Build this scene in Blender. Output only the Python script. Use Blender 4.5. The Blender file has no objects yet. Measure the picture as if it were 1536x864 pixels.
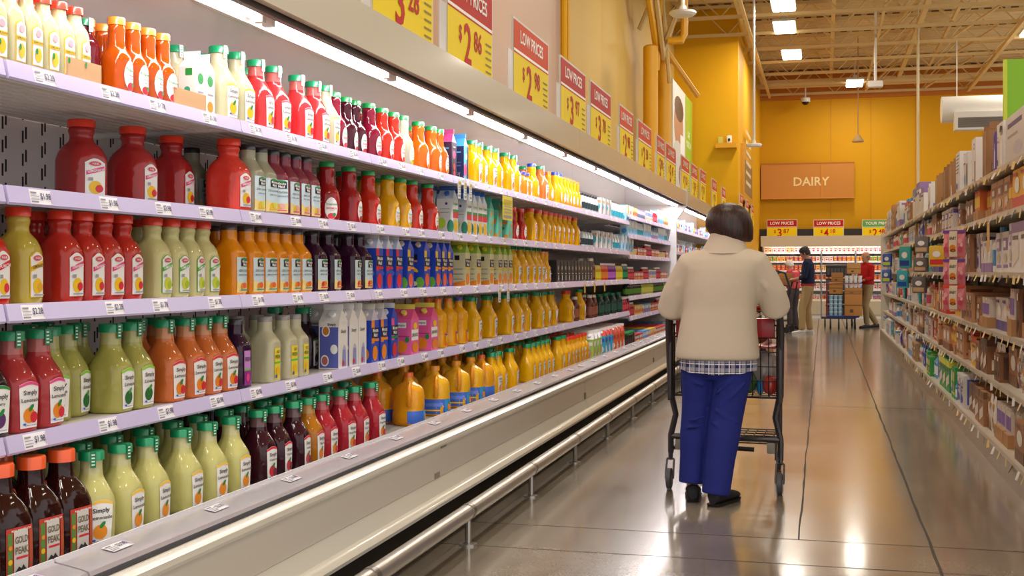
import bpy, bmesh, math, random
from math import sin, cos, tan, pi, radians, atan2, sqrt
from mathutils import Vector, Matrix

random.seed(7)
SC = bpy.context.scene
COL = SC.collection

# ------------------------------------------------------------------ camera
F = 1800.0; TH = radians(14.54); CH = 1.23; HZ = 407.0; VX = 768 + F * tan(TH)
cam_d = bpy.data.cameras.new('camera'); cam_d.sensor_width = 36.0; cam_d.lens = 36.0 * F / 1536
cam_d.shift_y = -(432 - HZ) / 1536.0
cam_d.clip_start = 0.05; cam_d.clip_end = 200
cam = bpy.data.objects.new('camera', cam_d); COL.objects.link(cam)
cam.location = (0, 0, CH); cam.rotation_euler = (pi / 2, 0, TH)
SC.camera = cam

# ------------------------------------------------------------------ world, exposure
SC.view_settings.view_transform = 'Standard'
SC.view_settings.look = 'None'
SC.view_settings.exposure = 0.38
SC.view_settings.gamma = 1.0
SC.view_settings.use_curve_mapping = False
SC.cycles.max_bounces = 7; SC.cycles.diffuse_bounces = 3; SC.cycles.glossy_bounces = 3
SC.cycles.transmission_bounces = 4; SC.cycles.transparent_max_bounces = 6
SC.cycles.caustics_reflective = False; SC.cycles.caustics_refractive = False
SC.cycles.use_denoising = True
SC.cycles.sample_clamp_indirect = 4.0
WLD = bpy.data.worlds.new('world'); SC.world = WLD; WLD.use_nodes = True
bg = WLD.node_tree.nodes['Background']
bg.inputs[0].default_value = (1.0, 0.985, 0.97, 1); bg.inputs[1].default_value = 1.05
BAY_POWER = 46.0          # each high-bay lamp
CASE_POWER = 4.0          # each canopy lamp of the display cases

# ------------------------------------------------------------------ picture geometry -> places
def Yw(px, w):             # distance along the aisle of picture column px on the upright plane X = -w
    d = F * w / (cos(TH) * (VX - px))
    return (d - w * sin(TH)) / cos(TH)
def XY(px, Y):             # X on the cross plane at distance Y
    t = (px - 768) / F
    d = Y / (cos(TH) + t * sin(TH))
    return d * (-sin(TH) + t * cos(TH)), d
def PT(px, py, Y):
    x, d = XY(px, Y)
    return Vector((x, Y, CH - (py - HZ) * d / F))

# ------------------------------------------------------------------ materials
def lin(c):
    c = c / 255.0
    return c / 12.92 if c <= 0.04045 else ((c + 0.055) / 1.055) ** 2.4
def rgb(h):
    h = h.lstrip('#')
    return tuple(lin(int(h[i:i + 2], 16)) for i in (0, 2, 4)) + (1.0,)
_M = {}
def M(h, rough=0.5, metal=0.0, spec=0.5, emit=0.0, coat=0.0, noise=None, bump=None, name=None):
    key = (h, rough, metal, spec, emit, coat, noise, bump)
    if key in _M: return _M[key]
    m = bpy.data.materials.new(name or 'paint_' + h.strip('#')); m.use_nodes = True
    nt = m.node_tree; b = nt.nodes['Principled BSDF']; c = rgb(h)
    b.inputs['Base Color'].default_value = c
    b.inputs['Roughness'].default_value = rough; b.inputs['Metallic'].default_value = metal
    b.inputs['Specular IOR Level'].default_value = spec
    if coat: b.inputs['Coat Weight'].default_value = coat; b.inputs['Coat Roughness'].default_value = 0.08
    if emit:
        b.inputs['Emission Color'].default_value = c; b.inputs['Emission Strength'].default_value = emit
    if noise or bump:
        tc = nt.nodes.new('ShaderNodeTexCoord')
    if noise:              # (scale, amount)
        n = nt.nodes.new('ShaderNodeTexNoise'); n.inputs['Scale'].default_value = noise[0]; n.inputs['Detail'].default_value = 5
        nt.links.new(tc.outputs['Object'], n.inputs['Vector'])
        mx = nt.nodes.new('ShaderNodeMix'); mx.data_type = 'RGBA'
        k = noise[1]
        mx.inputs[6].default_value = tuple(v * (1 - k) for v in c[:3]) + (1,)
        mx.inputs[7].default_value = tuple(min(1, v * (1 + k)) for v in c[:3]) + (1,)
        nt.links.new(n.outputs['Fac'], mx.inputs[0]); nt.links.new(mx.outputs[2], b.inputs['Base Color'])
    if bump:               # (scale, strength)
        n = nt.nodes.new('ShaderNodeTexNoise'); n.inputs['Scale'].default_value = bump[0]; n.inputs['Detail'].default_value = 3
        nt.links.new(tc.outputs['Object'], n.inputs['Vector'])
        bp = nt.nodes.new('ShaderNodeBump'); bp.inputs['Strength'].default_value = bump[1]; bp.inputs['Distance'].default_value = 0.02
        nt.links.new(n.outputs['Fac'], bp.inputs['Height']); nt.links.new(bp.outputs['Normal'], b.inputs['Normal'])
    _M[key] = m
    return m
def LIQ(h, rough=0.12):    # a filled plastic bottle: glossy wall, juice that lets some light through
    key = ('liq', h, rough)
    if key in _M: return _M[key]
    m = bpy.data.materials.new('juice_' + h.strip('#')); m.use_nodes = True
    nt = m.node_tree; b = nt.nodes['Principled BSDF']; c = rgb(h)
    b.inputs['Base Color'].default_value = c; b.inputs['Roughness'].default_value = rough
    b.inputs['Specular IOR Level'].default_value = 0.3; b.inputs['Coat Weight'].default_value = 0.45; b.inputs['Coat Roughness'].default_value = 0.05
    tc = nt.nodes.new('ShaderNodeTexCoord'); n = nt.nodes.new('ShaderNodeTexNoise'); n.inputs['Scale'].default_value = 34; n.inputs['Detail'].default_value = 1
    nt.links.new(tc.outputs['Object'], n.inputs['Vector']); bp = nt.nodes.new('ShaderNodeBump'); bp.inputs['Strength'].default_value = 0.22; bp.inputs['Distance'].default_value = 0.01
    nt.links.new(n.outputs['Fac'], bp.inputs['Height']); nt.links.new(bp.outputs['Normal'], b.inputs['Normal']); nt.links.new(bp.outputs['Normal'], b.inputs['Coat Normal'])
    tr = nt.nodes.new('ShaderNodeBsdfTranslucent'); tr.inputs[0].default_value = c
    mx = nt.nodes.new('ShaderNodeMixShader'); mx.inputs[0].default_value = 0.25
    nt.links.new(b.outputs[0], mx.inputs[1]); nt.links.new(tr.outputs[0], mx.inputs[2])
    nt.links.new(mx.outputs[0], nt.nodes['Material Output'].inputs['Surface'])
    _M[key] = m
    return m
WHITE = '#f2f0ee'; BLACK = '#1c1a1c'; GREEN = '#12895a'; RED = '#e0361f'

# ------------------------------------------------------------------ mesh builder
def sup(th, r, p):
    c, s = abs(cos(th)), abs(sin(th))
    k = (c ** p + s ** p) ** (-1.0 / p)
    return r * k
class MB:
    def __init__(s): s.v = []; s.f = []; s.m = []; s.mats = []
    def mi(s, m):
        if m not in s.mats: s.mats.append(m)
        return s.mats.index(m)
    def add(s, vs, fs, m):
        o = len(s.v); k = s.mi(m)
        s.v += [tuple(v) for v in vs]
        for f in fs: s.f.append(tuple(o + i for i in f)); s.m.append(k)
        return s
    def box(s, x0, x1, y0, y1, z0, z1, m, bev=0.0):
        if x0 > x1: x0, x1 = x1, x0
        if y0 > y1: y0, y1 = y1, y0
        if z0 > z1: z0, z1 = z1, z0
        if bev:
            b = min(bev, (x1 - x0) * .45, (y1 - y0) * .45, (z1 - z0) * .45)
            bm = bmesh.new(); bmesh.ops.create_cube(bm, size=1)
            for v in bm.verts:
                v.co = Vector(((x0 + x1) / 2 + v.co.x * (x1 - x0), (y0 + y1) / 2 + v.co.y * (y1 - y0), (z0 + z1) / 2 + v.co.z * (z1 - z0)))
            bmesh.ops.bevel(bm, geom=bm.edges[:], offset=b, segments=2, profile=0.6, affect='EDGES')
            bm.verts.index_update()
            s.add([v.co for v in bm.verts], [[v.index for v in f.verts] for f in bm.faces], m); bm.free()
            return s
        vs = [(x, y, z) for x in (x0, x1) for y in (y0, y1) for z in (z0, z1)]
        s.add(vs, [(0, 1, 3, 2), (4, 6, 7, 5), (0, 4, 5, 1), (2, 3, 7, 6), (0, 2, 6, 4), (1, 5, 7, 3)], m)
        return s
    def ext(s, pts, a0, a1, m, axis='y'):      # outline extruded along an axis; for y the outline is (x, z)
        n = len(pts)
        def P(p, a): return {'y': (p[0], a, p[1]), 'x': (a, p[0], p[1]), 'z': (p[0], p[1], a)}[axis]
        vs = [P(p, a0) for p in pts] + [P(p, a1) for p in pts]
        fs = [(i, (i + 1) % n, n + (i + 1) % n, n + i) for i in range(n)]
        s.add(vs, fs + [tuple(range(n - 1, -1, -1)), tuple(range(n, 2 * n))], m)
        return s
    def rev(s, prof, m, n=20, c=(0, 0, 0), ang=0.0, cap=True):    # (z, r, p) rings round z
        vs = []
        for q in prof:
            z, r = q[0], q[1]; p = q[2] if len(q) > 2 else 2
            for i in range(n):
                t = 2 * pi * i / n + ang
                k = sup(t - ang, r, p)
                vs.append((c[0] + k * cos(t), c[1] + k * sin(t), c[2] + z))
        fs = []
        for j in range(len(prof) - 1):
            for i in range(n):
                a, b = j * n + i, j * n + (i + 1) % n
                fs.append((a, b, b + n, a + n))
        if cap:
            fs.append(tuple(range(n - 1, -1, -1))); fs.append(tuple((len(prof) - 1) * n + i for i in range(n)))
        s.add(vs, fs, m); return s
    def loft(s, rings, m, cap=True):           # rings: lists of points, equal length
        n = len(rings[0]); vs = [p for r in rings for p in r]; fs = []
        for j in range(len(rings) - 1):
            for i in range(n):
                a, b = j * n + i, j * n + (i + 1) % n
                fs.append((a, b, b + n, a + n))
        if cap:
            fs.append(tuple(range(n - 1, -1, -1))); fs.append(tuple((len(rings) - 1) * n + i for i in range(n)))
        s.add(vs, fs, m); return s
    def tube(s, path, rad, m, n=8, sq=1.0, cap=True):
        path = [Vector(p) for p in path]
        if not hasattr(rad, '__len__'): rad = [rad] * len(path)
        rings = []; up = None
        for i, p in enumerate(path):
            a = path[max(0, i - 1)]; b = path[min(len(path) - 1, i + 1)]
            t = (b - a).normalized()
            if up is None:
                up = Vector((0, 0, 1)) if abs(t.z) < 0.9 else Vector((0, 1, 0))
            u = up - t * up.dot(t)
            u.normalize(); w = t.cross(u); up = u
            rings.append([p + (w * cos(2 * pi * k / n) * sq + u * sin(2 * pi * k / n)) * rad[i] for k in range(n)])
        return s.loft(rings, m, cap)
    def ell(s, c, r, m, nu=14, nv=9):
        rings = []
        for j in range(1, nv):
            a = -pi / 2 + pi * j / nv
            rings.append([(c[0] + r[0] * cos(a) * cos(2 * pi * i / nu), c[1] + r[1] * cos(a) * sin(2 * pi * i / nu), c[2] + r[2] * sin(a)) for i in range(nu)])
        vs = [p for q in rings for p in q] + [(c[0], c[1], c[2] - r[2]), (c[0], c[1], c[2] + r[2])]
        fs = []
        for j in range(len(rings) - 1):
            for i in range(nu):
                a, b = j * nu + i, j * nu + (i + 1) % nu
                fs.append((a, b, b + nu, a + nu))
        lo = len(vs) - 2; L = (len(rings) - 1) * nu
        for i in range(nu):
            fs.append((lo, (i + 1) % nu, i)); fs.append((lo + 1, L + i, L + (i + 1) % nu))
        s.add(vs, fs, m); return s
    def join(s, o):
        off = len(s.v); s.v += o.v
        k = [s.mi(m) for m in o.mats]
        for f, mi in zip(o.f, o.m): s.f.append(tuple(off + i for i in f)); s.m.append(k[mi])
        return s
    def xf(s, mat):
        s.v = [tuple(mat @ Vector(v)) for v in s.v]; return s
    def mesh(s, name, smooth=35):
        me = bpy.data.meshes.new(name); me.from_pydata(s.v, [], s.f)
        for m in s.mats: me.materials.append(m)
        me.polygons.foreach_set('material_index', s.m)
        if smooth:
            me.polygons.foreach_set('use_smooth', [True] * len(me.polygons))
            me.update(); me.set_sharp_from_angle(angle=radians(smooth))
        me.update(); return me
    def obj(s, name, parent=None, loc=None, smooth=35):
        o = bpy.data.objects.new(name, s.mesh(name, smooth)); COL.objects.link(o)
        if parent is not None: o.parent = parent
        if loc: o.location = loc
        return o
def tag(o, label=None, cat=None, group=None, kind=None):
    if label: o['label'] = label
    if cat: o['category'] = cat
    if group: o['group'] = group
    if kind: o['kind'] = kind
    return o
def empty(name, loc=(0, 0, 0), rz=0.0):
    o = bpy.data.objects.new(name, None); COL.objects.link(o); o.location = loc; o.rotation_euler = (0, 0, rz)
    o.empty_display_size = 0.05
    return o
def struct(mb, name, smooth=35): return tag(mb.obj(name, smooth=smooth), kind='structure')
def copy_thing(o, loc, rz=0.0, parent=None):
    c = o.copy(); COL.objects.link(c); c.location = loc; c.rotation_euler = (0, 0, rz)
    if parent is not None: c.parent = parent
    for ch in KIDS.get(o.name, []):
        d = ch.copy(); COL.objects.link(d); d.parent = c
    return c
KIDS = {}

# ------------------------------------------------------------------ flat artwork wrapped on a surface
_T = {}
def text_geo(txt):
    if txt in _T: return _T[txt]
    cu = bpy.data.curves.new('t', 'FONT'); cu.body = txt; cu.size = 1.0; cu.align_x = 'CENTER'; cu.align_y = 'CENTER'; cu.resolution_u = 2
    cu.offset = 0.018
    o = bpy.data.objects.new('t', cu); COL.objects.link(o)
    dg = bpy.context.evaluated_depsgraph_get(); dg.update()
    me = bpy.data.meshes.new_from_object(o.evaluated_get(dg))
    vs = [v.co.copy() for v in me.vertices]; fs = [tuple(p.vertices) for p in me.polygons]
    bpy.data.objects.remove(o); bpy.data.curves.remove(cu); bpy.data.meshes.remove(me)
    if vs:
        w = max(v.x for v in vs) - min(v.x for v in vs); h = max(v.y for v in vs) - min(v.y for v in vs)
        cy = (max(v.y for v in vs) + min(v.y for v in vs)) / 2; cx = (max(v.x for v in vs) + min(v.x for v in vs)) / 2
        vs = [(v.x - cx, v.y - cy) for v in vs]
    else: w = h = 1
    _T[txt] = (vs, fs, w, h); return _T[txt]
# elements: ('r',u0,v0,u1,v1,mat) ('e',cu,cv,ru,rv,mat,rot) ('p',[(u,v)..],mat) ('t',text,cu,cv,height,mat,maxwidth,rot,ital)
def art(mb, els, W, H, fmap, cuts=(0, 0), text=True, lay0=1):
    L = lay0
    for e in els:
        k = e[0]
        if k == 't':
            if not text: continue
            txt, cu, cv, hh, m = e[1:6]; mw = e[6] if len(e) > 6 else 0.95; rot = e[7] if len(e) > 7 else 0
            vs, fs, w, h = text_geo(txt)
            sy = hh * H / h; sx = sy
            if w * sx > mw * W: sx = mw * W / w
            pts = [fmap((cu - .5) * W + (x * cos(rot) * sx - y * sin(rot) * sy), cv * H + x * sin(rot) * sx + y * cos(rot) * sy, L) for x, y in vs]
            mb.add(pts, fs, m)
        else:
            if k == 'r':
                u0, v0, u1, v1, m = e[1:6]; P = [(u0, v0), (u1, v0), (u1, v1), (u0, v1)]
            elif k == 'e':
                cu, cv, ru, rv, m = e[1:6]; rot = e[6] if len(e) > 6 else 0; P = []
                for i in range(16):
                    a = 2 * pi * i / 16; x = ru * W * cos(a); y = rv * H * sin(a)
                    P.append((cu + (x * cos(rot) - y * sin(rot)) / W, cv + (x * sin(rot) + y * cos(rot)) / H))
            else: P, m = e[1:3]
            if not text: P = P[::2] if len(P) > 10 else P
            pts = [((u - .5) * W, v * H) for u, v in P]
            if cuts[0] or cuts[1]:
                bm = bmesh.new(); bm.faces.new([bm.verts.new((x, y, 0)) for x, y in pts])
                xs = [p[0] for p in pts]; ys = [p[1] for p in pts]
                for ax, n, S, lo, hi in ((0, cuts[0], W, min(xs), max(xs)), (1, cuts[1], H, min(ys), max(ys))):
                    for i in range(1, n):
                        q = (i / n - (.5 if ax == 0 else 0)) * S
                        if lo + 1e-5 < q < hi - 1e-5:
                            bmesh.ops.bisect_plane(bm, geom=bm.verts[:] + bm.edges[:] + bm.faces[:], plane_co=(q, 0, 0) if ax == 0 else (0, q, 0), plane_no=(1, 0, 0) if ax == 0 else (0, 1, 0))
                bm.verts.index_update()
                mb.add([fmap(v.co.x, v.co.y, L) for v in bm.verts], [[v.index for v in f.verts] for f in bm.faces], m); bm.free()
            else:
                mb.add([fmap(x, y, L) for x, y in pts], [tuple(range(len(pts)))], m)
        L += 1
    return mb
def flat_map(side, off, z0, g=0.0004, c=0.0):      # side '+x' '-y' '+y' '-x'; off = distance of the face; c = shift along the face
    if side == '+x': return lambda x, y, l: (off + l * g, x + c, z0 + y)
    if side == '-x': return lambda x, y, l: (-off - l * g, -x + c, z0 + y)
    if side == '-y': return lambda x, y, l: (x + c, -off - l * g, z0 + y)
    return lambda x, y, l: (-x + c, off + l * g, z0 + y)
# ================================================================== THE BUILDING
def floor_mat():
    m = bpy.data.materials.new('polished_concrete'); m.use_nodes = True; nt = m.node_tree; b = nt.nodes['Principled BSDF']
    tc = nt.nodes.new('ShaderNodeTexCoord')
    n1 = nt.nodes.new('ShaderNodeTexNoise'); n1.inputs['Scale'].default_value = 1.1; n1.inputs['Detail'].default_value = 8; n1.inputs['Roughness'].default_value = 0.65
    nt.links.new(tc.outputs['Object'], n1.inputs['Vector'])
    cr = nt.nodes.new('ShaderNodeValToRGB'); cr.color_ramp.elements[0].position = 0.3; cr.color_ramp.elements[1].position = 0.72
    cr.color_ramp.elements[0].color = rgb('#85796a'); cr.color_ramp.elements[1].color = rgb('#a69a88')
    nt.links.new(n1.outputs['Fac'], cr.inputs[0])
    n2 = nt.nodes.new('ShaderNodeTexNoise'); n2.inputs['Scale'].default_value = 90; n2.inputs['Detail'].default_value = 4
    nt.links.new(tc.outputs['Object'], n2.inputs['Vector'])
    mx = nt.nodes.new('ShaderNodeMix'); mx.data_type = 'RGBA'; mx.blend_type = 'MULTIPLY'; mx.inputs[0].default_value = 0.35
    nt.links.new(cr.outputs[0], mx.inputs[6]); nt.links.new(n2.outputs['Fac'], mx.inputs[7])
    nt.links.new(mx.outputs[2], b.inputs['Base Color'])
    mr = nt.nodes.new('ShaderNodeMapRange'); mr.inputs[3].default_value = 0.13; mr.inputs[4].default_value = 0.27
    nt.links.new(n1.outputs['Fac'], mr.inputs[0]); nt.links.new(mr.outputs[0], b.inputs['Roughness'])
    n3 = nt.nodes.new('ShaderNodeTexNoise'); n3.inputs['Scale'].default_value = 3.0; n3.inputs['Detail'].default_value = 2
    nt.links.new(tc.outputs['Object'], n3.inputs['Vector'])
    bp = nt.nodes.new('ShaderNodeBump'); bp.inputs['Strength'].default_value = 0.08; bp.inputs['Distance'].default_value = 0.02
    nt.links.new(n3.outputs['Fac'], bp.inputs['Height']); nt.links.new(bp.outputs[0], b.inputs['Normal'])
    b.inputs['Specular IOR Level'].default_value = 0.9
    b.inputs['Coat Weight'].default_value = 0.5; b.inputs['Coat Roughness'].default_value = 0.10
    return m
struct(MB().box(-3.2, 9, -6, 34.4, -0.2, 0, floor_mat()), 'floor')
# saw-cut joints of the slab, a little frayed
jm = M('#3d342b', rough=0.7)
def joint(x0, y0, x1, y1, w=0.010):
    mb = MB(); n = max(2, int(math.hypot(x1 - x0, y1 - y0) / 0.25)); vs = []
    dx, dy = (x1 - x0), (y1 - y0); L = math.hypot(dx, dy); nx, ny = -dy / L, dx / L
    for i in range(n + 1):
        t = i / n; j = random.uniform(-.004, .004); ww = w * random.uniform(.35, .8)
        for s in (-1, 1): vs.append((x0 + dx * t + nx * (j + s * ww), y0 + dy * t + ny * (j + s * ww), 0.0008))
    mb.add(vs, [(2 * i, 2 * i + 2, 2 * i + 3, 2 * i + 1) for i in range(n)], jm)
    return mb
jb = MB()
for a in ((-.11, 5.65, -.11, 34, .009), (.465, 1, .468, 34, .010), (-2.0, 5.66, 9, 5.62, .006), (-2.0, 5.17, 9, 5.17, .006), (-2, 11.3, 9, 11.3, .006), (-2, 17.4, 9, 17.4, .006)): jb.join(joint(*a))
struct(jb, 'floor_joint')

YEL = M('#dda20c', rough=0.6, spec=.25, noise=(1.2, .04)); YEL2 = M('#cba552', rough=0.6, spec=.25, noise=(1.2, .04))
PEACH = M('#c4946e', rough=0.55, noise=(1.5, .04)); PINK = M('#c6a48a', rough=0.55, noise=(1.5, .04)); ORA_SHADE = M('#cc7a20', rough=0.6)
wl = MB().box(-3.2, -3.0, -6, 10, 0, 7, PEACH).box(-3.2, -3.0, 10, 13.8, 0, 7, PINK).box(-3.2, -3.0, 13.8, 25, 0, 7, YEL2)
for y in (15.2, 16.6, 18.0, 22.5): wl.box(-3.003, -3.0, y, y + .006, 0, 7, YEL)
struct(wl, 'wall_left')
wf = MB().box(-3.2, -1.69, 25, 25.2, 0, 7, YEL)
wf.box(-1.89, -1.69, 25.2, 34, 0, 7, YEL)
struct(wf, 'wall_bulkhead')
wb = MB().box(-3.2, 9, 34, 34.2, 0, 7, YEL)
for x in (0.2, 1.25, 2.4, 4.1): wb.box(x, x + .012, 33.99, 34, 2.2, 7, M('#c98c14', rough=.6))
struct(wb, 'wall_back')
struct(MB().box(-1.69, 9, 33.9, 34, 5.95, 6.75, ORA_SHADE), 'wall_back_shade')  # shadow on the wall above the joist chords, painted as a darker orange band
struct(MB().box(-1.69, 3.0, 33.5, 34, 2.15, 2.38, M('#2a2320', rough=.6)), 'trim_dark_strip')
# corrugated deck
dm = M('#dcc08c', rough=0.6); ck = MB(); pts = []
y = -6.0
while y < 34.2:
    for q in ((0, 6.74), (.05, 6.70), (.14, 6.70), (.19, 6.74)): pts.append((y + q[0], q[1]))
    y += .30
n = len(pts); vs = [(-3.2, p[0], p[1]) for p in pts] + [(9, p[0], p[1]) for p in pts]
ck.add(vs, [(i, i + 1, n + i + 1, n + i) for i in range(n - 1)], dm)
ck.box(-3.2, 9, -6, 34.2, 6.80, 6.9, dm)
struct(ck, 'ceiling', smooth=0)
# open web joists
tj = M('#e0c084', rough=0.5); slot = M('#6c4c28', rough=.8)
def joist(y, xa=-3.0, xb=9.0):
    mb = MB()
    for z in (6.06, 6.64):
        for s in (-1, 1): mb.box(xa, xb, y + s * .012 - .006 + s * .02, y + s * .012 + .006 + s * .02, z - .03, z + .03, tj)
        mb.box(xa, xb, y - .036, y + .036, z + (.024 if z < 6.3 else -.03), z + (.03 if z < 6.3 else -.024), tj)
    x = xa; k = 0
    while x < xb - .5:
        mb.tube([(x, y, 6.06), (x + .55, y, 6.64)], .013, tj, n=5); mb.tube([(x + .55, y, 6.64), (x + 1.1, y, 6.06)], .013, tj, n=5)
        x += 1.1
    x = xa
    while x < xb: mb.box(x, x + .14, y - .04, y + .04, 6.675, 6.70, slot); x += .26
    return mb
j0 = joist(0); o0 = j0.obj('ceiling_joist', smooth=0); tag(o0, kind='structure'); o0.location.y = 33.6
for i in range(1, 16):
    o = o0.copy(); COL.objects.link(o); o.location.y = 33.6 - 1.75 * i
g = MB()
for x, z, r in ((-1.42, 6.0, .03), (-1.58, 6.25, .03), (1.1, 6.1, .025), (1.92, 6.35, .05), (3.7, 6.0, .04), (.2, 6.5, .04), (5.2, 6.2, .05), (2.6, 6.45, .03)):
    g.box(x - r, x + r, 8, 33.6, z - r, z + r, tj)
for y in (21, 24.5, 28, 31.5):
    g.tube([(1.92, y, 6.6), (1.1, y + 1.7, 6.06)], .03, tj, n=5); g.tube([(3.7, y, 6.6), (2.6, y + 1.7, 6.06)], .03, tj, n=5)
g.box(-1.69, 9, 32.9, 33.1, 6.15, 6.35, tj)
struct(g, 'ceiling_beam', smooth=0)

# columns and the steel over them
colm = M('#e2a418', rough=.42)
for px, Y, r in ((976, 19.3, .12), (996, 20.0, .12)):
    x, d = XY(px, Y)
    mb = MB().rev([(0, r), (4.85, r), (4.88, r * .6)], colm, n=24, c=(x, Y, 0))
    struct(mb, 'wall_column')
bk = MB(); xs, _ = XY(985, 19.5); cream = M('#cfae6c', rough=.45)
for a, b, r in (((0, 0, 4.8), (0, -2.6, 6.7), .05), ((.1, .1, 4.7), (.1, -2.2, 6.7), .045), ((.1, 0, 4.9), (.5, 1.6, 4.3), .05), ((0, 0, 4.5), (.1, 0, 6.7), .05), ((.1, 0, 4.8), (.5, 0, 5.9), .045), ((-.1, .2, 5.4), (.45, .2, 5.4), .035), ((.2, .1, 4.3), (.0, 0, 6.7), .035), ((-.3, .1, 5.2), (.3, .1, 6.6), .04)):
    bk.tube([(xs + a[0], 19.5 + a[1], a[2]), (xs + b[0], 19.5 + b[1], b[2])], r, colm if r > .045 else cream, n=6)
bk.tube([(xs + .2, 19.4, 4.95), (xs + .42, 19.4, 4.95), (xs + .46, 19.4, 5.05), (xs + .46, 19.4, 6.7)], .06, colm, n=10)
struct(bk, 'wall_bracket')
struct(MB().tube([(-2.94, 13.75, 0), (-2.94, 13.75, 7)], .04, YEL, n=10).tube([(-2.96, 14.1, 0), (-2.96, 14.1, 7)], .02, colm, n=8), 'wall_conduit')

# high-bay lamps
hm = M('#d8d2c4', rough=.4, metal=.3); lm = M('#fff6ea', emit=6.0)
def bay(x, y, z=6.03, label='', light=True):
    r = empty('high_bay_lamp', (x, y, z)); tag(r, label, 'lamp', 'high bay lamps under the roof')
    MB().box(-.22, .22, -.58, .58, .03, .08, hm).box(-.05, .05, -.5, .5, .08, .16, hm).obj('housing', r, smooth=0)
    d = MB()
    for k in range(3): d.box(-.20 + k * .14, -.08 + k * .14, -.54, .54, .0, .028, lm)
    d.obj('diffuser', r, smooth=0)
    for s in (-.4, .4): MB().tube([(0, s, .16), (0, s, .62)], .008, hm, n=5).obj('hanger', r)
    if light:
        l = bpy.data.lights.new('bay_light', 'AREA'); l.shape = 'RECTANGLE'; l.size = .42; l.size_y = 1.1; l.energy = BAY_POWER; l.color = (1.0, .93, .81)
        lo = bpy.data.objects.new('bay_light', l); COL.objects.link(lo); lo.parent = r; lo.location = (0, 0, -.012)
for i, (x, y, t) in enumerate(((-.70, 22.2, 'glowing white high bay lamp topmost over the aisle'), (-.74, 24.3, 'glowing white high bay lamp second down over the aisle'),
        (-.68, 27.4, 'glowing white high bay lamp third down, before the orange back wall'), (.78, 32.0, 'small glowing white lamp beside the dome camera at the back wall'),
        (4.1, 25.9, 'glowing white lamp in three strips above the green hanging sign'))):
    bay(x, y, label=t)
for i, (x, y) in enumerate(((-.7, 17), (-.7, 11.5), (-.7, 6), (-.7, .5), (3.6, 17), (3.6, 9), (3.6, 1), (-.7, -4.5))):
    bay(x, y, label='high bay lamp over the aisle before the frame')

# ------------------------------------------------------------------ things hung from roof and walls
wht = M('#e8e4dc', rough=.4)
def hang(px, py0, py1, Y, name, label, cat, build):
    p = PT(px, py1, Y); r = empty(name, p); tag(r, label, cat)
    build(r, 6.7 - p.z); return r
def b1(r, h):
    MB().tube([(0, 0, .06), (0, 0, h)], .022, wht, n=8).obj('pole', r)
    MB().rev([(0, .13), (.03, .14), (.05, .13), (.055, .04), (.11, .03)], wht, n=20).obj('antenna', r)
hang(1131, 60, 220, 22, 'hanging_antenna', 'white disc antenna on a long thin white pole by the bulkhead corner', 'antenna', b1)
def b2(r, h):
    MB().tube([(0, 0, .1), (0, 0, h)], .028, wht, n=8).obj('pole', r)
    MB().box(-.15, .15, -.09, .09, 0, .13, wht, bev=.02).obj('box', r)
hang(1313, 20, 131, 26, 'hanging_projector', 'white box device on a white pole beneath the roof joists', 'device', b2)
def b3(r, h):
    MB().tube([(0, 0, .16), (0, 0, h)], .012, M('#a08050'), n=6).obj('cord', r)
    MB().rev([(0, .13), (.02, .14), (.10, .08), (.16, .05)], M('#b89a6c', rough=.5), n=16).obj('bell', r)
hang(1287, 140, 213, 29, 'hanging_sensor', 'small tan bell shaped sensor on a thin cord before the yellow wall', 'sensor', b3)
def b4(r, h): MB().tube([(0, 0, 0), (0, 0, h)], .028, M('#d8c9a2', rough=.5), n=8).obj('pole', r)
hang(1377, 100, 300, 26, 'hanging_pole', 'cream vertical pole rising above the stocked shelves', 'pole', b4)
def b5(r, h):
    MB().tube([(0, 0, .1), (0, 0, h)], .03, wht, n=8).obj('pole', r)
    MB().rev([(0, .15), (.03, .19), (.06, .19), (.09, .06), (.14, .05)], wht, n=20).obj('antenna', r)
hang(1024, 0, 24, 17, 'hanging_antenna', 'white dome antenna under the roof beside the yellow columns', 'antenna', b5)
p = PT(1208, 156, 33.4); r = empty('dome_camera', p); tag(r, 'small dark dome security camera with white mount below the truss', 'camera')
MB().rev([(.05, .13), (.16, .13), (.17, .1)], wht, n=16).obj('mount', r); MB().ell((0, 0, .06), (.1, .1, .09), M(BLACK, rough=.1)).obj('dome', r)
MB().tube([(0, 0, .15), (0, 0, .5), (0, .3, .6)], .02, wht, n=6).obj('bracket', r)
# duct
p = PT(1412, 165, 26); r = empty('air_duct', (p.x, 26, p.z)); tag(r, 'white round air duct with grey grille box above the shelves', 'air duct')
MB().rev([(0, .27), (2.6, .27)], wht, n=28).xf(Matrix.Rotation(pi / 2, 4, 'Y')).obj('duct', r)
MB().box(.22, 1.24, -.42, -.10, -.46, -.10, wht, bev=.01).obj('outlet_box', r)
gq = MB().box(.28, 1.18, -.43, -.42, -.42, -.22, M('#6a6258', rough=.6))
for k in range(9): gq.box(.28, 1.18, -.436, -.43, -.41 + k * .021, -.402 + k * .021, M('#8d8478'))
gq.obj('grille', r, smooth=0)
MB().tube([(.3, 0, .26), (.3, 0, 1.4)], .012, wht, n=5).tube([(2.2, 0, .26), (2.2, 0, 1.4)], .012, wht, n=5).obj('hanger', r)
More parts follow.
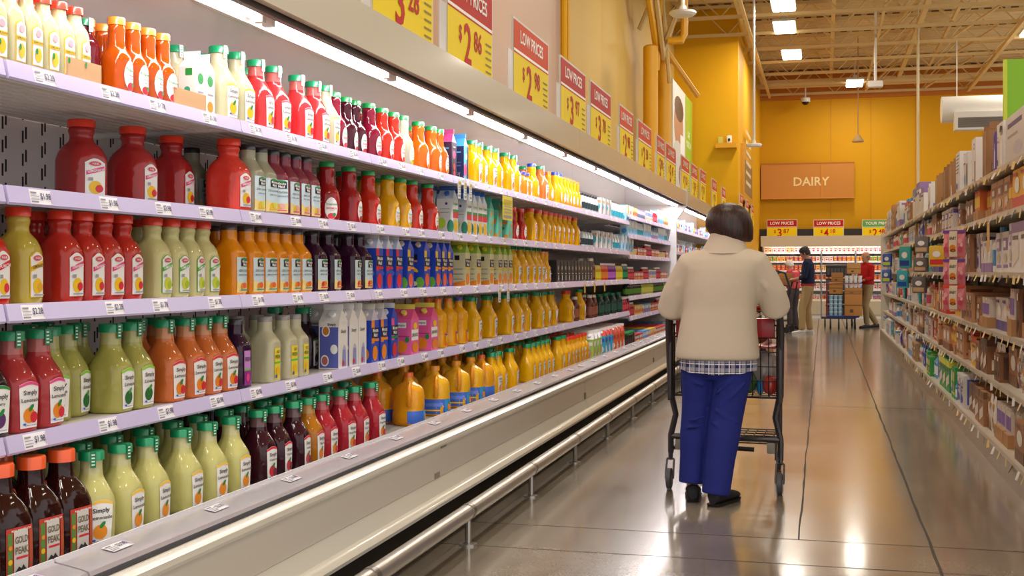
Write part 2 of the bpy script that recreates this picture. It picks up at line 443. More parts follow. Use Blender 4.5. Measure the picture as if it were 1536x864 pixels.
# green sign
p = PT(1505, 202, 12); q = PT(1505, 90, 12); h = q.z - p.z
r = empty('aisle_sign', p); tag(r, 'bright green hanging aisle sign with yellow edging', 'sign')
MB().box(.03, .9, -.03, .03, .06, h, M('#86c21c', rough=.5)).obj('panel', r, smooth=0)
MB().box(0, .9, -.035, .035, 0, .03, M('#7bb31a')).box(0, .9, -.034, .034, .03, .06, M('#c9c838')).box(0, .03, -.034, .034, .06, h, M('#c9d838')).obj('border', r, smooth=0)
MB().tube([(.2, 0, h), (.2, 0, 6.7 - p.z)], .006, wht, n=5).tube([(.8, 0, h), (.8, 0, 6.7 - p.z)], .006, wht, n=5).obj('hanger', r)
# DAIRY sign
a, b = PT(1141, 298, 33.9), PT(1281, 245, 33.9)
r = empty('dairy_sign', (a.x, 33.9, a.z)); tag(r, 'wide orange brown wall sign reading DAIRY in pale letters', 'sign')
W, H = b.x - a.x, b.z - a.z
MB().box(0.015, W, -.16, 0, 0, H, M('#cc862e', rough=.5)).box(.015, W + .01, -.17, 0, H, H + .03, M('#b86c1c')).box(.015, W + .01, -.17, 0, -.03, 0, M('#d98c2c')).obj('panel', r, smooth=0)
MB().box(1.62, 1.66, -.175, 0, .0, H, M('#d98c2c')).obj('seam', r, smooth=0)
t = MB(); art(t, [('t', 'DAIRY', .55, .48, .26, M('#f2dca0', emit=.0), .4)], W, H, flat_map('-y', .163, 0, c=W / 2)); t.obj('lettering', r, smooth=0)
# ledge with devices, framed panel, banner
a = PT(1074, 223, 24.9)
r = empty('wall_ledge', (a.x, 25, a.z)); tag(r, 'yellow wall ledge on the bulkhead holding two small boxes', 'ledge')
MB().box(0, .42, -.28, 0, 0, .1, M('#dd9b14')).obj('shelf', r, smooth=0)
MB().box(.05, .14, -.15, -.08, .1, .24, M('#c9c060')).obj('box', r, smooth=0); MB().box(.22, .32, -.15, -.06, .1, .26, wht, bev=.01).obj('box', r); MB().ell((.27, -.16, .17), (.025, .02, .035), M(BLACK)).obj('lens', r)
y0, y1 = Yw(1113, 1.66), Yw(1127, 1.66); z1 = PT(1113, 215, y0).z; z0 = PT(1127, 312, y1).z
r = empty('framed_panel', (-1.69, y0, z0)); tag(r, 'tall framed notice panel on the narrow bulkhead side wall', 'panel')
MB().box(.0, .06, 0, y1 - y0, 0, z1 - z0, M('#c98c14')).obj('frame', r, smooth=0)
pb = MB().box(.06, .065, .5, y1 - y0 - .3, .2, z1 - z0 - .3, M('#8a6a3c'))
for k in range(6): pb.box(.065, .067, .8, y1 - y0 - .8, .4 + k * .22, .48 + k * .22, M('#d8c8a0'))
pb.obj('notice', r, smooth=0)
# photo banner on the left wall
y0, y1 = 21.6, 24.9; z0, z1 = 2.75, 4.7
r = empty('wall_banner', (-2.62, y0, z0)); tag(r, 'tall photo banner with green right half over the display cases', 'banner')
MB().box(-.38, -.03, 0.1, .2, .3, .4, wht).box(-.38, -.03, 2.9, 3.0, .3, .4, wht).obj('bracket', r, smooth=0)
MB().box(-.03, 0, 0, 3.3, 0, z1 - z0, M('#e6e0d4')).obj('panel', r, smooth=0)
ph = MB(); art(ph, [('r', .0, 0, .62, 1, M('#e4ddd0')), ('e', .28, .62, .22, .25, M('#b9825c')), ('e', .3, .78, .22, .12, M('#5a3a26')), ('e', .25, .25, .26, .22, M('#c9c4bc')), ('r', .36, .35, .56, .55, M('#efe9e0')), ('r', .03, .02, .14, .34, M('#3a2c28')), ('e', .42, .15, .14, .12, M('#8a4a30')),
    ('r', .62, 0, 1, 1, M('#9fb832')), ('t', 'SAVE', .8, .62, .07, M('#e9f0c0'), .3), ('t', 'YOUR DAY', .8, .52, .07, M('#e9f0c0'), .3), ('t', 'FRESH', .8, .3, .05, M('#e9f0c0'), .3)], 3.3, z1 - z0, flat_map('+x', .001, 0, c=1.65)); ph.obj('print', r, smooth=0)

# ------------------------------------------------------------------ price signs
SY = M('#f4d406', rough=.5, spec=.2); SR = M('#bc1e10', rough=.5, spec=.2); SO = M('#d4430e', rough=.5, spec=.2); SG = M('#5aa03c', rough=.3); SW = M('#f6f1e6', rough=.3); TR = M('#c01a10', spec=.2)
def price_sign(loc, rz, W, H, price, head, label, group, holder=True, headtxt='LOW PRICES', small=None):
    r = empty('price_sign', loc, rz); tag(r, label, 'price sign', group)      # faces local -y, x along its width
    MB().box(-W / 2 - .015, W / 2 + .015, 0, .012, 0, H + .015, M('#cfc8bc', rough=.4)).obj('backing', r, smooth=0)
    h = H * .42
    e = [('r', 0, 0, 1, 1, SY), ('r', 0, .58, 1, 1, head), ('r', 0, .60, 1, .635, SW), ('t', headtxt, .5, .83, .17, SW, .86)]
    t = MB(); art(t, e[:3], W, H, flat_map('-y', .001, 0)); t.obj('face', r, smooth=0)
    L = MB(); art(L, [e[3]], W, H, flat_map('-y', .003, 0)); L.obj('heading', r, smooth=0)
    if price:
        a, b = price; q = MB()
        art(q, [('t', '$', .26, .36, .2, TR, .1), ('t', a, .42, .29, .46, TR, .16), ('t', b, .65, .38, .24, TR, .2)], W, H, flat_map('-y', .003, 0))
        if small:
            for k in range(5): q.box(W * .34, W * .47, -.0035, -.003, H * (.1 + .08 * k), H * (.12 + .08 * k), M('#8a7a20'))
        q.obj('price', r, smooth=0)
    if holder:
        MB().box(-W / 2 - .12, -W / 2 - .015, .002, .008, -.0, H * .58, M('#d9d4d0', rough=.25)).obj('holder', r, smooth=0)
    return r
LS = [(555, 612, None, SO, 'LOW PRICES'), (668, 735, ('2', '86'), SR, 'LOW PRICES'), (768, 823, ('2', '98'), SO, 'LOW PRICES'), (839, 876, ('3', '97'), SR, 'LOW PRICES'), (884, 917, ('3', '78'), SR, 'LOW PRICES'),
      (928, 938, ('2', '98'), SO, ''), (956, 976, ('2', '50'), SO, 'LOW PRICES'), (984, 995, ('3', '98'), SO, 'LOW PRICES'), (998, 1013, ('5', '47'), SO, 'LOW PRICES'), (1021, 1033, ('2', '28'), SO, 'LOW PRICES'), (1036, 1045, ('3', '47'), SO, 'LOW PRICES')]
TX = ['yellow price sign cut off above the frame, first over the canopy', 'yellow and red price sign reading $2.86 over the canopy', 'yellow and orange price sign reading $2.98 over the canopy', 'yellow and red price sign reading $3.97 over the canopy',
      'yellow and red price sign reading $3.78 over the canopy', 'slim plain orange headed price sign turned along the canopy', 'price sign over the canopy just before the yellow columns', 'price sign over the canopy in front of the first yellow column',
      'price sign over the canopy in front of the second yellow column', 'price sign over the canopy before the photo banner', 'last price sign over the canopy before the white end panel']
for (a, b, pr, hd, ht), lb in zip(LS, TX):
    ya, yb = Yw(a, 1.80), Yw(b, 1.80)
    if pr and ht == '': yb = ya + .7; ht = 'LOW PRICES'
    yb = max(yb, ya + (.78 if a < 980 else .6)); yb = min(yb, ya + .92)
    price_sign((-1.79, (ya + yb) / 2, 2.272), pi / 2, yb - ya, .47, pr or ('3', '28'), hd, lb, 'price signs on the long canopy', small=True)
for k in range(1, 7):
    y = 16.6 + 2.0 * k
    price_sign((-1.79 if y < 24.5 else -1.60, y, 2.30), pi / 2, .85, .47, ('2', '78'), SO, 'price sign on the farther canopy, %s past the white end panel' % ('first', 'first', 'second', 'third', 'fourth', 'fifth', 'sixth')[k], 'price signs on the farther canopy', holder=False)
for a, b, pr, hd, ht, lb in ((1151, 1195, ('3', '87'), SR, 'LOW PRICES', 'yellow price sign reading $3.87 under the DAIRY sign'), (1221, 1265, ('4', '18'), SR, 'LOW PRICES', 'yellow price sign reading $4.18 beside the one for $3.87'), (1294, 1338, ('2', '48'), SG, 'YOUR PRICE', 'yellow price sign with green heading partly behind the shelves')):
    A, B = PT(a, 357, 33.44), PT(b, 330, 33.44)
    price_sign(((A.x + B.x) / 2, 33.44, A.z), 0, B.x - A.x, B.z - A.z, pr, hd, lb, 'price signs over the back wall case', holder=False, headtxt=ht)

# ================================================================== THE DISPLAY CASES
CR = M('#dcd6c8', rough=.28, coat=.3); CR2 = M('#d4ccbf', rough=.3, coat=.25); SIL = M('#c6c0c6', rough=.2, metal=.35); RAILM = M('#c2b8dc', rough=.3, coat=.2)
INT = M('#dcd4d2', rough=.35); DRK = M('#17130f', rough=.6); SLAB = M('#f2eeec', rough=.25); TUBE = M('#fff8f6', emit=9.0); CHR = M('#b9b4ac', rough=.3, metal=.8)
LV = [('top', 1.744), ('second', 1.436), ('third', 1.144), ('fourth', .819)]
DECK = .48
TAGS = {}
def price_tag_mesh(pr):
    if pr in TAGS: return TAGS[pr]
    mb = MB().box(0, .0012, -.045, .045, -.019, .019, M('#f1eef2', rough=.3))
    art(mb, [('r', .03, .1, .35, .2, M('#8a8690')), ('r', .03, .3, .4, .36, M('#a09ca6')), ('r', .03, .5, .38, .56, M('#a09ca6')), ('r', .03, .7, .3, .82, M('#8a8690')), ('t', pr, .68, .52, .52, M('#4a4866'), .46), ('r', .93, .1, 1, .9, M('#c9b4d8'))], .09, .038, flat_map('+x', .0014, -.019))
    TAGS[pr] = mb.mesh('price_tag', 0); return TAGS[pr]
PRICES = ['$2.28', '$2.88', '$2.68', '$3.98', '$1.98', '$3.28', '$2.50', '$1.78']
def case_unit(y0, y1, levels, label, front=True, tags=True, xf=0.0, light=True):
    r = empty('refrigerated_case', (0, 0, 0)); tag(r, label, 'display case', 'open refrigerated cases along the left wall')
    e = .004; a, b = y0 + e, y1 - e
    MB().ext([(-1.80, .527), (-1.722, .513), (-1.706, .508), (-1.702, .497), (-1.715, .491), (-1.80, .48)], a, b, SIL).obj('top_lip', r)
    MB().ext([(-1.803, .45), (-1.797, .45), (-1.797, .535), (-1.803, .535)], a, b, M('#e9e6ea', rough=.1)).obj('lip_guard', r, smooth=0)
    MB().ext([(-1.72, .470), (-1.69, .486), (-1.670, .484), (-1.656, .472), (-1.655, .456), (-1.665, .442), (-1.70, .438), (-1.72, .45)], a, b, CR).obj('bumper', r)
    MB().ext([(-1.735, .45), (-1.685, .44), (-1.682, .30), (-1.72, .30)], a, b, CR2).obj('front_panel', r, smooth=0)
    MB().ext([(-1.72, .298), (-1.684, .298), (-1.662, .228), (-1.70, .20), (-1.75, .20)], a, b, CR).obj('lower_panel', r, smooth=0)
    MB().ext([(-1.70, .235), (-1.668, .235), (-1.640, .222), (-1.630, .205), (-1.640, .186), (-1.67, .178), (-1.72, .178)], a, b, CR).obj('foot_roll', r)
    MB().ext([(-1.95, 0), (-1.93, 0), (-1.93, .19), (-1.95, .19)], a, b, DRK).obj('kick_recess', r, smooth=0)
    MB().ext([(-2.9, .0), (-1.95, 0), (-1.95, .17), (-1.72, .17), (-1.72, .44), (-1.80, .44), (-1.80, .46), (-2.55, .46), (-2.55, 2.1), (-2.9, 2.1)], a, b, INT).obj('body', r, smooth=0)
    # deck grid
    dg = MB()
    dg.box(-2.54, -1.81, a, b, .462, .466, M('#b9b2ae', rough=.3))
    for k in range(int((b - a) / .025)): dg.box(-2.5, -1.815, a + k * .025, a + k * .025 + .004, .474, .479, M('#e8e5e4', rough=.3))
    for x in (-1.83, -2.1, -2.4): dg.box(x - .004, x + .004, a, b, .467, .474, M('#e8e5e4', rough=.3))
    dg.obj('deck_grid', r, smooth=0)
    # back wall with slots
    bp = MB().box(-2.55, -2.535, a, b, .48, 2.08, M('#dfd5d3', rough=.3))
    if y0 < 8:
        sl = M('#2a2426', rough=.8); yy = a + .06; k = 0
        while yy < b - .03:
            for zz in [.9 + .075 * i for i in range(13)]:
                z = zz + (.035 if k % 2 else 0)
                bp.box(-2.535, -2.534, yy, yy + .008, z, z + .04, sl); bp.box(-2.535, -2.534, yy + .016, yy + .024, z + .014, z + .054, sl)
            yy += .10; k += 1
        yy = a
        while yy < b - .02:
            for q in range(4): bp.box(-2.535, -2.534, yy, yy + .008, 1.90 + q * .022, 1.908 + q * .022, sl)
            yy += .026
    bp.obj('back_panel', r, smooth=0)
    # canopy
    MB().ext([(-2.9, 2.09), (-1.95, 2.09), (-1.93, 2.105), (-1.80, 2.105), (-1.80, 2.13), (-1.767, 2.13), (-1.767, 2.25), (-2.9, 2.25)], a, b, M('#ddd3c8', rough=.10, coat=.5)).obj('canopy', r, smooth=0)
    MB().ext([(-1.765, 2.098), (-1.727, 2.094), (-1.727, 2.27), (-1.80, 2.27), (-1.80, 2.25), (-1.765, 2.25)], a, b, M('#cfc5ae', rough=.25, coat=.3)).obj('fascia', r, smooth=0)
    lf = MB().ext([(-1.925, 2.085), (-1.90, 2.078), (-1.895, 2.104), (-1.925, 2.104)], a, b, M('#d8d0cc', rough=.3)).ext([(-1.80, 2.08), (-1.775, 2.08), (-1.775, 2.104), (-1.80, 2.104)], a, b, M('#4a4038', rough=.5))
    n = max(1, round((b - a) / 1.22)); st = (b - a) / n
    lf.obj('lamp_channel', r, smooth=0)
    for k in range(n):
        ya, yb = a + k * st + .05, a + (k + 1) * st - .05
        t = MB().tube([(-1.848, ya, 2.088), (-1.848, yb, 2.088)], .013, TUBE, n=10).obj('lamp_tube', r)
        for yy in (ya - .03, yb): MB().box(-1.865, -1.83, yy, yy + .03, 2.072, 2.103, M('#e8e0dc')).obj('lamp_holder', r, smooth=0)
        if light:
            l = bpy.data.lights.new('canopy_light', 'AREA'); l.shape = 'RECTANGLE'; l.size = .03; l.size_y = yb - ya; l.energy = CASE_POWER; l.color = (1.0, .95, .95)
            lo = bpy.data.objects.new('canopy_light', l); COL.objects.link(lo); lo.parent = r; lo.location = (-1.85, (ya + yb) / 2, 2.07)
            lo.rotation_euler = (0, radians(20), 0)
    if y0 < 12.3:
        yy = a + .2
        while yy < b - .1:
            if yy > 1.6:
                o = bpy.data.objects.new('price_tag', price_tag_mesh(PRICES[int(yy * 7) % 8])); COL.objects.link(o); o.parent = r
                o.location = (-1.757, yy, .5225); o.rotation_euler = (0, radians(-80), 0)
            yy += .52
    # shelves in four-foot lengths
    pi_ = 0
    for nm, z in levels:
        for k in range(n):
            ya, yb = a + k * st, a + (k + 1) * st - .004
            s = MB().box(-2.5, -1.945, ya, yb, z - .016, z, SLAB)
            if z > 1.3:
                for q in range(11): s.box(-2.46 + q * .045, -2.46 + q * .045 + .02, ya + .03, yb - .03, z - .03, z - .016, M('#ece6e0', rough=.35))
            so = s.obj('shelf', r, smooth=0)
            MB().ext([(-1.946, z + .004), (-1.938, z + .006), (-1.928, z - .036), (-1.932, z - .042), (-1.946, z - .036)], ya, yb, RAILM).obj('price_rail', so, smooth=0)
            for yy in (ya + .01, yb - .016):
                MB().ext([(-2.53, z - .016), (-1.97, z - .016), (-1.98, z - (.03 if y0 < 12 else .022)), (-2.53, z - (.045 if y0 < 12 else .026))], yy, yy + .005, SLAB).obj('bracket', so, smooth=0)
            if tags and yb > 1.8:
                for q in (.08, .32, .55, .8):
                    if yb > 9 and q > .5: continue
                    o = bpy.data.objects.new('price_tag', price_tag_mesh(PRICES[(pi_ * 5 + k * 3 + int(q * 10)) % 8])); COL.objects.link(o); o.parent = so
                    o.location = (-1.9335, ya + (yb - ya) * q + random.uniform(0, .08), z - .017); o.rotation_euler = (0, radians(-14), 0); pi_ += 1
    return r
case_unit(.09, 2.53, LV, 'refrigerated case length at the near end, mostly out of frame')
case_unit(2.53, 8.63, LV, 'long refrigerated case length full of juice, the nearest in full view')
case_unit(8.63, 12.29, LV, 'refrigerated case length of orange juice and bottled coffee beyond the long one')
LVB = [('first', 1.81), ('second', 1.61), ('third', 1.40), ('fourth', 1.136), ('fifth', .97), ('sixth', .76)]
case_unit(12.29, 15.72, LVB, 'refrigerated case length with six short shelves before the white end panel')
# end panel
ep = MB().ext([(-2.9, 0), (-1.72, 0), (-1.66, .2), (-1.66, .5), (-1.78, .56), (-1.86, .9), (-1.86, 1.9), (-1.72, 2.09), (-1.715, 2.31), (-2.9, 2.31)], 15.73, 15.80, M('#e9e6ea', rough=.25, coat=.3))
tag(ep.obj('end_panel', smooth=0), 'white end panel closing the long refrigerated case', 'end panel')
case_unit(15.82, 21.8, [('a', 1.81), ('b', 1.5), ('c', 1.18), ('d', .84)], 'refrigerated case just past the white end panel', tags=False)
case_unit(21.8, 32.0, [('a', 1.81), ('b', 1.5), ('c', 1.18), ('d', .84)], 'farthest refrigerated case, reaching the back wall', tags=False)
# bumper rail
def rail(y0, y1, label):
    r = empty('bumper_rail', (-1.545, y0, 0)); tag(r, label, 'bumper rail', 'floor rails before the cases')
    n = round((y1 - y0) / 1.2)
    for k in range(n):
        MB().tube([(0, k * 1.2 + .004, .15), (0, (k + 1) * 1.2 - .004, .15)], .036, CHR, n=18).obj('tube', r)
    for k in range(n + 1):
        MB().tube([(0, k * 1.2, .012), (0, k * 1.2, .12)], .014, CHR, n=10).rev([(0, .04), (.008, .04), (.012, .02)], CHR, n=16, c=(0, k * 1.2, 0)).obj('post', r)
        MB().tube([(0, k * 1.2 - .02, .15), (0, k * 1.2 + .02, .15)], .0385, M('#8d877e', metal=.8, rough=.3), n=18).obj('collar', r)
rail(.37, 15.97, 'stainless floor rail on posts along the long juice case'); rail(16.3, 31.9, 'stainless floor rail on posts along the farther case')
# seam plates and little badges on the front panel
for px, py in ((665, 667), (655, 713)):
    w = 1.683; y = Yw(px, w); z = PT(px, py, y).z
    tag(MB().box(-w, -w + .004, y - .035, y + .035, z - .012, z + .012, M('#8d8478', rough=.4)).obj('case_badge', smooth=0), 'small grey badge plate on the cream case front, %s one' % ('upper' if py < 700 else 'lower'), 'badge')
for y in (8.63, 12.29):
    tag(MB().box(-1.684, -1.676, y - .05, y - .01, .30, .345, M('#7d7468', rough=.4)).obj('joint_bracket', smooth=0), 'small metal bracket low on the case front joint %s' % ('nearer' if y < 9 else 'behind the shopper'), 'bracket')
# ================================================================== PRODUCTS
INK = M('#2b2b33', rough=.4); LW = M('#f4f2f0', rough=.35, coat=.2); LG = M('#1f8a3c', rough=.4); LY = M('#f2c218', rough=.4); LO = M('#ee8a1c', rough=.4); LR = M('#d8283a', rough=.4)
LP = M('#e5468a', rough=.4); LB = M('#2a62c8', rough=.4); LT = M('#2f9a94', rough=.4); LGY = M('#9a9aa0', rough=.4); LPB = M('#d3e6ee', rough=.35, coat=.2)
K = {}
class Kind: pass
def reg(key, name, cat, desc, half, H, parts):     # parts: [(part name, MB near, MB far or None)]
    k = Kind(); k.key = key; k.name = name; k.cat = cat; k.desc = desc; k.half = half; k.hx = half; k.H = H
    k.meshes = [(pn, a.mesh(pn, 40)) for pn, a, b in parts if a]
    j = MB()
    for pn, a, b in parts:
        if b is not None: j.join(b)
    k.far = j.mesh(name, 40); K[key] = k
    return k
def make(key, loc, rz, label, group=None, far=False):
    k = K[key]
    if far:
        o = bpy.data.objects.new(k.name, k.far); COL.objects.link(o); o.location = loc; o.rotation_euler = (0, 0, rz)
    else:
        o = empty(k.name, loc, rz)
        for pn, me in k.meshes:
            c = bpy.data.objects.new(pn, me); COL.objects.link(c); c.parent = o
    tag(o, label, k.cat, group); return o

def rat(prof, z):
    for a, b in zip(prof, prof[1:]):
        if a[0] <= z <= b[0]:
            t = (z - a[0]) / max(1e-9, b[0] - a[0])
            return a[1] + (b[1] - a[1]) * t, a[2] + (b[2] - a[2]) * t
    return prof[-1][1], prof[-1][2]
def smooth_prof(prof, n=3):
    out = []
    P = [tuple(q) + ((2,) if len(q) < 3 else ()) for q in prof]
    for i in range(len(P) - 1):
        p0, p1, p2, p3 = P[max(0, i - 1)], P[i], P[i + 1], P[min(len(P) - 1, i + 2)]
        for s in range(n):
            t = s / n
            z = p1[0] + (p2[0] - p1[0]) * t
            m1 = (p2[1] - p0[1]) / max(1e-6, p2[0] - p0[0]); m2 = (p3[1] - p1[1]) / max(1e-6, p3[0] - p1[0]); h = p2[0] - p1[0]
            r = (2 * t**3 - 3 * t**2 + 1) * p1[1] + (t**3 - 2 * t**2 + t) * h * m1 + (-2 * t**3 + 3 * t**2) * p2[1] + (t**3 - t**2) * h * m2
            out.append((z, r, p1[2] + (p2[2] - p1[2]) * t))
    out.append(P[-1]); return out
def stretch(r, R, xs):                  # bodies are a little deeper than wide, necks stay round
    t = max(0.0, min(1.0, (r / R - .62) / .3)); return 1 + (xs - 1) * t * t * (3 - 2 * t)
def wrap(prof, R, z0, th0=0.0, g=.0006, xs=1.0):
    def f(x, y, l):
        th = th0 + x / R; r, p = rat(prof, z0 + y); k = sup(th, r, p) + .0008 + l * g
        return (k * cos(th) * stretch(r, R, xs), k * sin(th), z0 + y)
    return f
def revx(mb, prof, m, n, R, xs):
    rings = []
    for z, r, p in prof:
        s = stretch(r, R, xs); rings.append([(sup(2 * pi * i / n, r, p) * cos(2 * pi * i / n) * s, sup(2 * pi * i / n, r, p) * sin(2 * pi * i / n), z) for i in range(n)])
    return mb.loft(rings, m)
def cap_mb(r, z, h, m, rib=True, n=28):
    mb = MB(); n = 32 if rib else 20
    rings = []
    for q, rr in ((0, 1.0), (.12 * h, 1.0), (.86 * h, 1.0), (h, .93)):
        ring = []
        for i in range(n):
            k = r * rr * (1.0 - (.035 if rib and i % 2 and q > 0 and q < h else 0))
            t = 2 * pi * i / n; ring.append((k * cos(t), k * sin(t), z + q))
        rings.append(ring)
    mb.loft(rings, m); return mb
def bottle(key, name, desc, prof, liq, cap, label=None, strip=None, cat='bottle', neck=None, lab_th=0.0, extra=None, rib=True, H=None, xs=1.08):
    """prof: (z, r, p); liq: juice colour; cap: (r, z, h, colour); label: (W, H, z0, elements) or None; strip: (colour, text colour)"""
    P = smooth_prof(prof); R = max(q[1] for q in P)
    parts = []
    zfill = neck or 99
    lo = [q for q in P if q[0] <= zfill]; hi = [q for q in P if q[0] >= zfill]
    b = revx(MB(), lo, LIQ(liq), 28, R, xs)
    if neck and len(hi) > 1:
        hi = [lo[-1]] + hi; revx(b, hi, LIQ(mixc(liq, '#e8e2d0', .35), .06), 28, R, xs)
    parts.append(('body', b, revx(MB(), P[::2] + [P[-1]], LIQ(liq), 14, R, xs)))
    c = cap_mb(cap[0], cap[1], cap[2], M(cap[3], rough=.3, coat=.3), rib)
    parts.append(('cap', c, MB().rev([(cap[1], cap[0]), (cap[1] + cap[2], cap[0] * .95)], M(cap[3], rough=.3, coat=.3), n=12)))
    if label:
        W, LH, z0, els = label
        a = art(MB(), els, W, LH, wrap(P, R, z0, lab_th, xs=xs), (7, 7)); f = art(MB(), els[:5], W, LH, wrap(P, R, z0, lab_th, .0012, xs), (3, 3), text=False)
        parts.append(('label', a, f))
    if strip:
        st = MB(); sm = M(strip[0], rough=.35); t0 = -.3; zt = cap[1] + cap[2]; w = .0075
        path = [(cap[0] * .55, zt + .0012), (cap[0] + .0015, zt + .0005), (cap[0] + .0018, cap[1]), (cap[0] + .0012, cap[1] - .018)]
        vs = []
        for r_, z_ in path:
            for s in (-1, 1): vs.append((r_ * cos(t0) - s * w * sin(t0), r_ * sin(t0) + s * w * cos(t0), z_))
        vs2 = [(x + .0006 * cos(t0), y + .0006 * sin(t0), z + .0006) for x, y, z in vs]
        st.add(vs + vs2, [(2 * i + o, 2 * i + 1 + o, 2 * i + 3 + o, 2 * i + 2 + o) for i in range(3) for o in (0, 8)], sm)
        for q in range(4):
            z_ = cap[1] - .012 + q * .009; r_ = cap[0] + .0030
            x_, y_ = r_ * cos(t0), r_ * sin(t0)
            st.add([(x_ + s * w * .6 * sin(t0), y_ - s * w * .6 * cos(t0), z_ + dz) for dz in (0, .004) for s in (-1, 1)], [(0, 1, 3, 2)], M(strip[1]))
        parts.append(('seal_strip', st, None))
    if extra:
        for pn, mb in extra: parts.append((pn, mb, mb))
    k = reg(key, name, cat, desc, R, (cap[1] + cap[2]), parts); k.hx = R * xs; return k
def mixc(a, b, t):
    a, b = a.lstrip('#'), b.lstrip('#')
    return '#' + ''.join('%02x' % int(int(a[i:i + 2], 16) * (1 - t) + int(b[i:i + 2], 16) * t) for i in (0, 2, 4))

def arch(u0, v0, u1, v1, top=.08, n=8, bot=0.0, taper=0.0):
    P = [(u0 + taper, v0), (u1 - taper, v0)]
    for i in range(n + 1):
        t = i / n; u = u1 + (u0 - u1) * t
        P.append((u, v1 - top + top * sin(pi * t)))
    return P
def L_simply(word, top, fruit, fruit2=None, leaf=LG, cuc=False):
    e = [('p', arch(0, 0, 1, 1, .07, taper=.06), LW), ('p', [(.0, .93 - .0), (.0, .86)] + [(i / 8, .86 + .07 * sin(pi * i / 8)) for i in range(9)] + [(1, .93)] + [(1 - i / 8, .93 + .07 * sin(pi * i / 8)) for i in range(1, 8)], top)]
    e[1] = ('p', [(i / 8, .87 + .06 * sin(pi * i / 8)) for i in range(9)] + [(1 - i / 8, .925 + .07 * sin(pi * i / 8)) for i in range(9)], top)
    e += [('e', .47, .27, .30, .17, fruit)]
    if fruit2: e.append(('e', .72, .22, .2, .12, fruit2))
    e += [('e', .56, .43, .17, .045, leaf, .9), ('t', 'Simply', .5, .75, .135, INK, .78), ('t', word, .5, .60, .085, M('#4a4440'), .86), ('r', .2, .05, .8, .065, LGY), ('e', .2, .09, .07, .025, LB)]
    return e
def L_heb(word, band, f1, f2, edge=None):
    e = [('p', arch(0, 0, 1, 1, .12), edge or LW), ('p', arch(.05, .015, .95, .985, .12), LW), ('p', [(.05, .56), (.95, .70), (.95, .81), (.05, .67)], band)]
    e += [('e', .5, .25, .34, .17, f1), ('e', .68, .22, .2, .1, f2), ('e', .48, .86, .3, .06, M('#d84a5a')), ('t', 'H-E-B', .48, .86, .05, LW, .4), ('t', word, .5, .685, .07, LW if band is not LY else INK, .8, .15), ('r', .14, .42, .34, .5, LGY), ('r', .15, .04, .85, .07, LGY)]
    return e
def L_mm(word, f1, f2, line=LT, bottom=LW):
    e = [('r', 0, 0, 1, 1, LPB), ('p', [(0, 0), (1, 0), (1, .30), (.5, .22), (0, .34)], M('#f4dc8c')), ('r', .30, .74, .92, .95, M('#15151c')), ('e', .42, .18, .19, .08, f1, .6), ('e', .66, .2, .17, .08, f2, -.4),
         ('e', .6, .955, .26, .035, LG), ('t', 'Minute', .6, .885, .08, LW, .5), ('t', 'Maid', .6, .795, .08, LW, .4), ('t', 'ZERO SUGAR', .5, .62, .06, M('#3c5a50'), .84), ('t', word, .5, .5, .05, M('#4a6a80'), .84), ('r', .15, .05, .85, .085, line)]
    return e
def L_trop(word, wc, f1, f2):
    e = [('e', .5, .5, .5, .5, LW), ('e', .5, .16, .3, .13, f1), ('e', .7, .22, .14, .08, f2), ('t', 'Tropicana', .5, .68, .12, LG, .84), ('t', word, .5, .5, .09, wc, .8), ('r', .32, .38, .68, .40, LGY)]
    return e

# --- profiles (z, radius, squareness)
def carafe(H=.235, r=.050): s = H / .235; return [(0, r * .86, 3), (.006, r * .95, 3.4), (.03 * s, r * .97, 3.6), (.11 * s, r, 3.6), (.135 * s, r * .96, 3), (.162 * s, r * .78, 2.4), (.185 * s, r * .60, 2), (.205 * s, r * .54, 2), (H, r * .53, 2)]
def jug(H=.228, r=.050): s = H / .228; return [(0, r * .88, 3.6), (.006, r * .98, 4), (.03 * s, r, 4.4), (.125 * s, r, 4.4), (.148 * s, r * .95, 3.4), (.17 * s, r * .80, 2.6), (.185 * s, r * .60, 2.1), (.20 * s, r * .56, 2), (.215 * s, r * .63, 2), (H, r * .56, 2)]
def square(H=.23, r=.045): s = H / .23; return [(0, r * .92, 5), (.006, r, 6), (.145 * s, r, 6), (.155 * s, r * .98, 4.5), (.18 * s, r * .75, 2.6), (.195 * s, r * .62, 2), (.21 * s, r * .60, 2), (H, r * .60, 2)]
def waisted(H=.225, r=.050): s = H / .225; return [(0, r * .85, 2), (.006, r * .96, 2.4), (.02 * s, r, 2.6), (.085 * s, r, 2.6), (.12 * s, r * .93, 2.4), (.145 * s, r * .72, 2), (.16 * s, r * .64, 2), (.19 * s, r * .60, 2), (.21 * s, r * .63, 2), (H, r * .56, 2)]
def slim(H=.19, r=.032): s = H / .19; return [(0, r * .9, 3), (.005, r, 4), (.12 * s, r, 4), (.145 * s, r * .9, 3), (.165 * s, r * .62, 2), (H, r * .55, 2)]
def gallon(H=.26, r=.078): s = H / .26; return [(0, r * .86, 2.4), (.01, r * .97, 2.6), (.05 * s, r, 2.6), (.075 * s, r * .96, 2.6), (.08 * s, r * .96, 2.4), (.125 * s, r * .99, 2.2), (.175 * s, r * .97, 2.1), (.20 * s, r * .88, 2), (.218 * s, r * .68, 2), (.23 * s, r * .42, 2), (.242 * s, r * .30, 2), (H, r * .26, 2)]

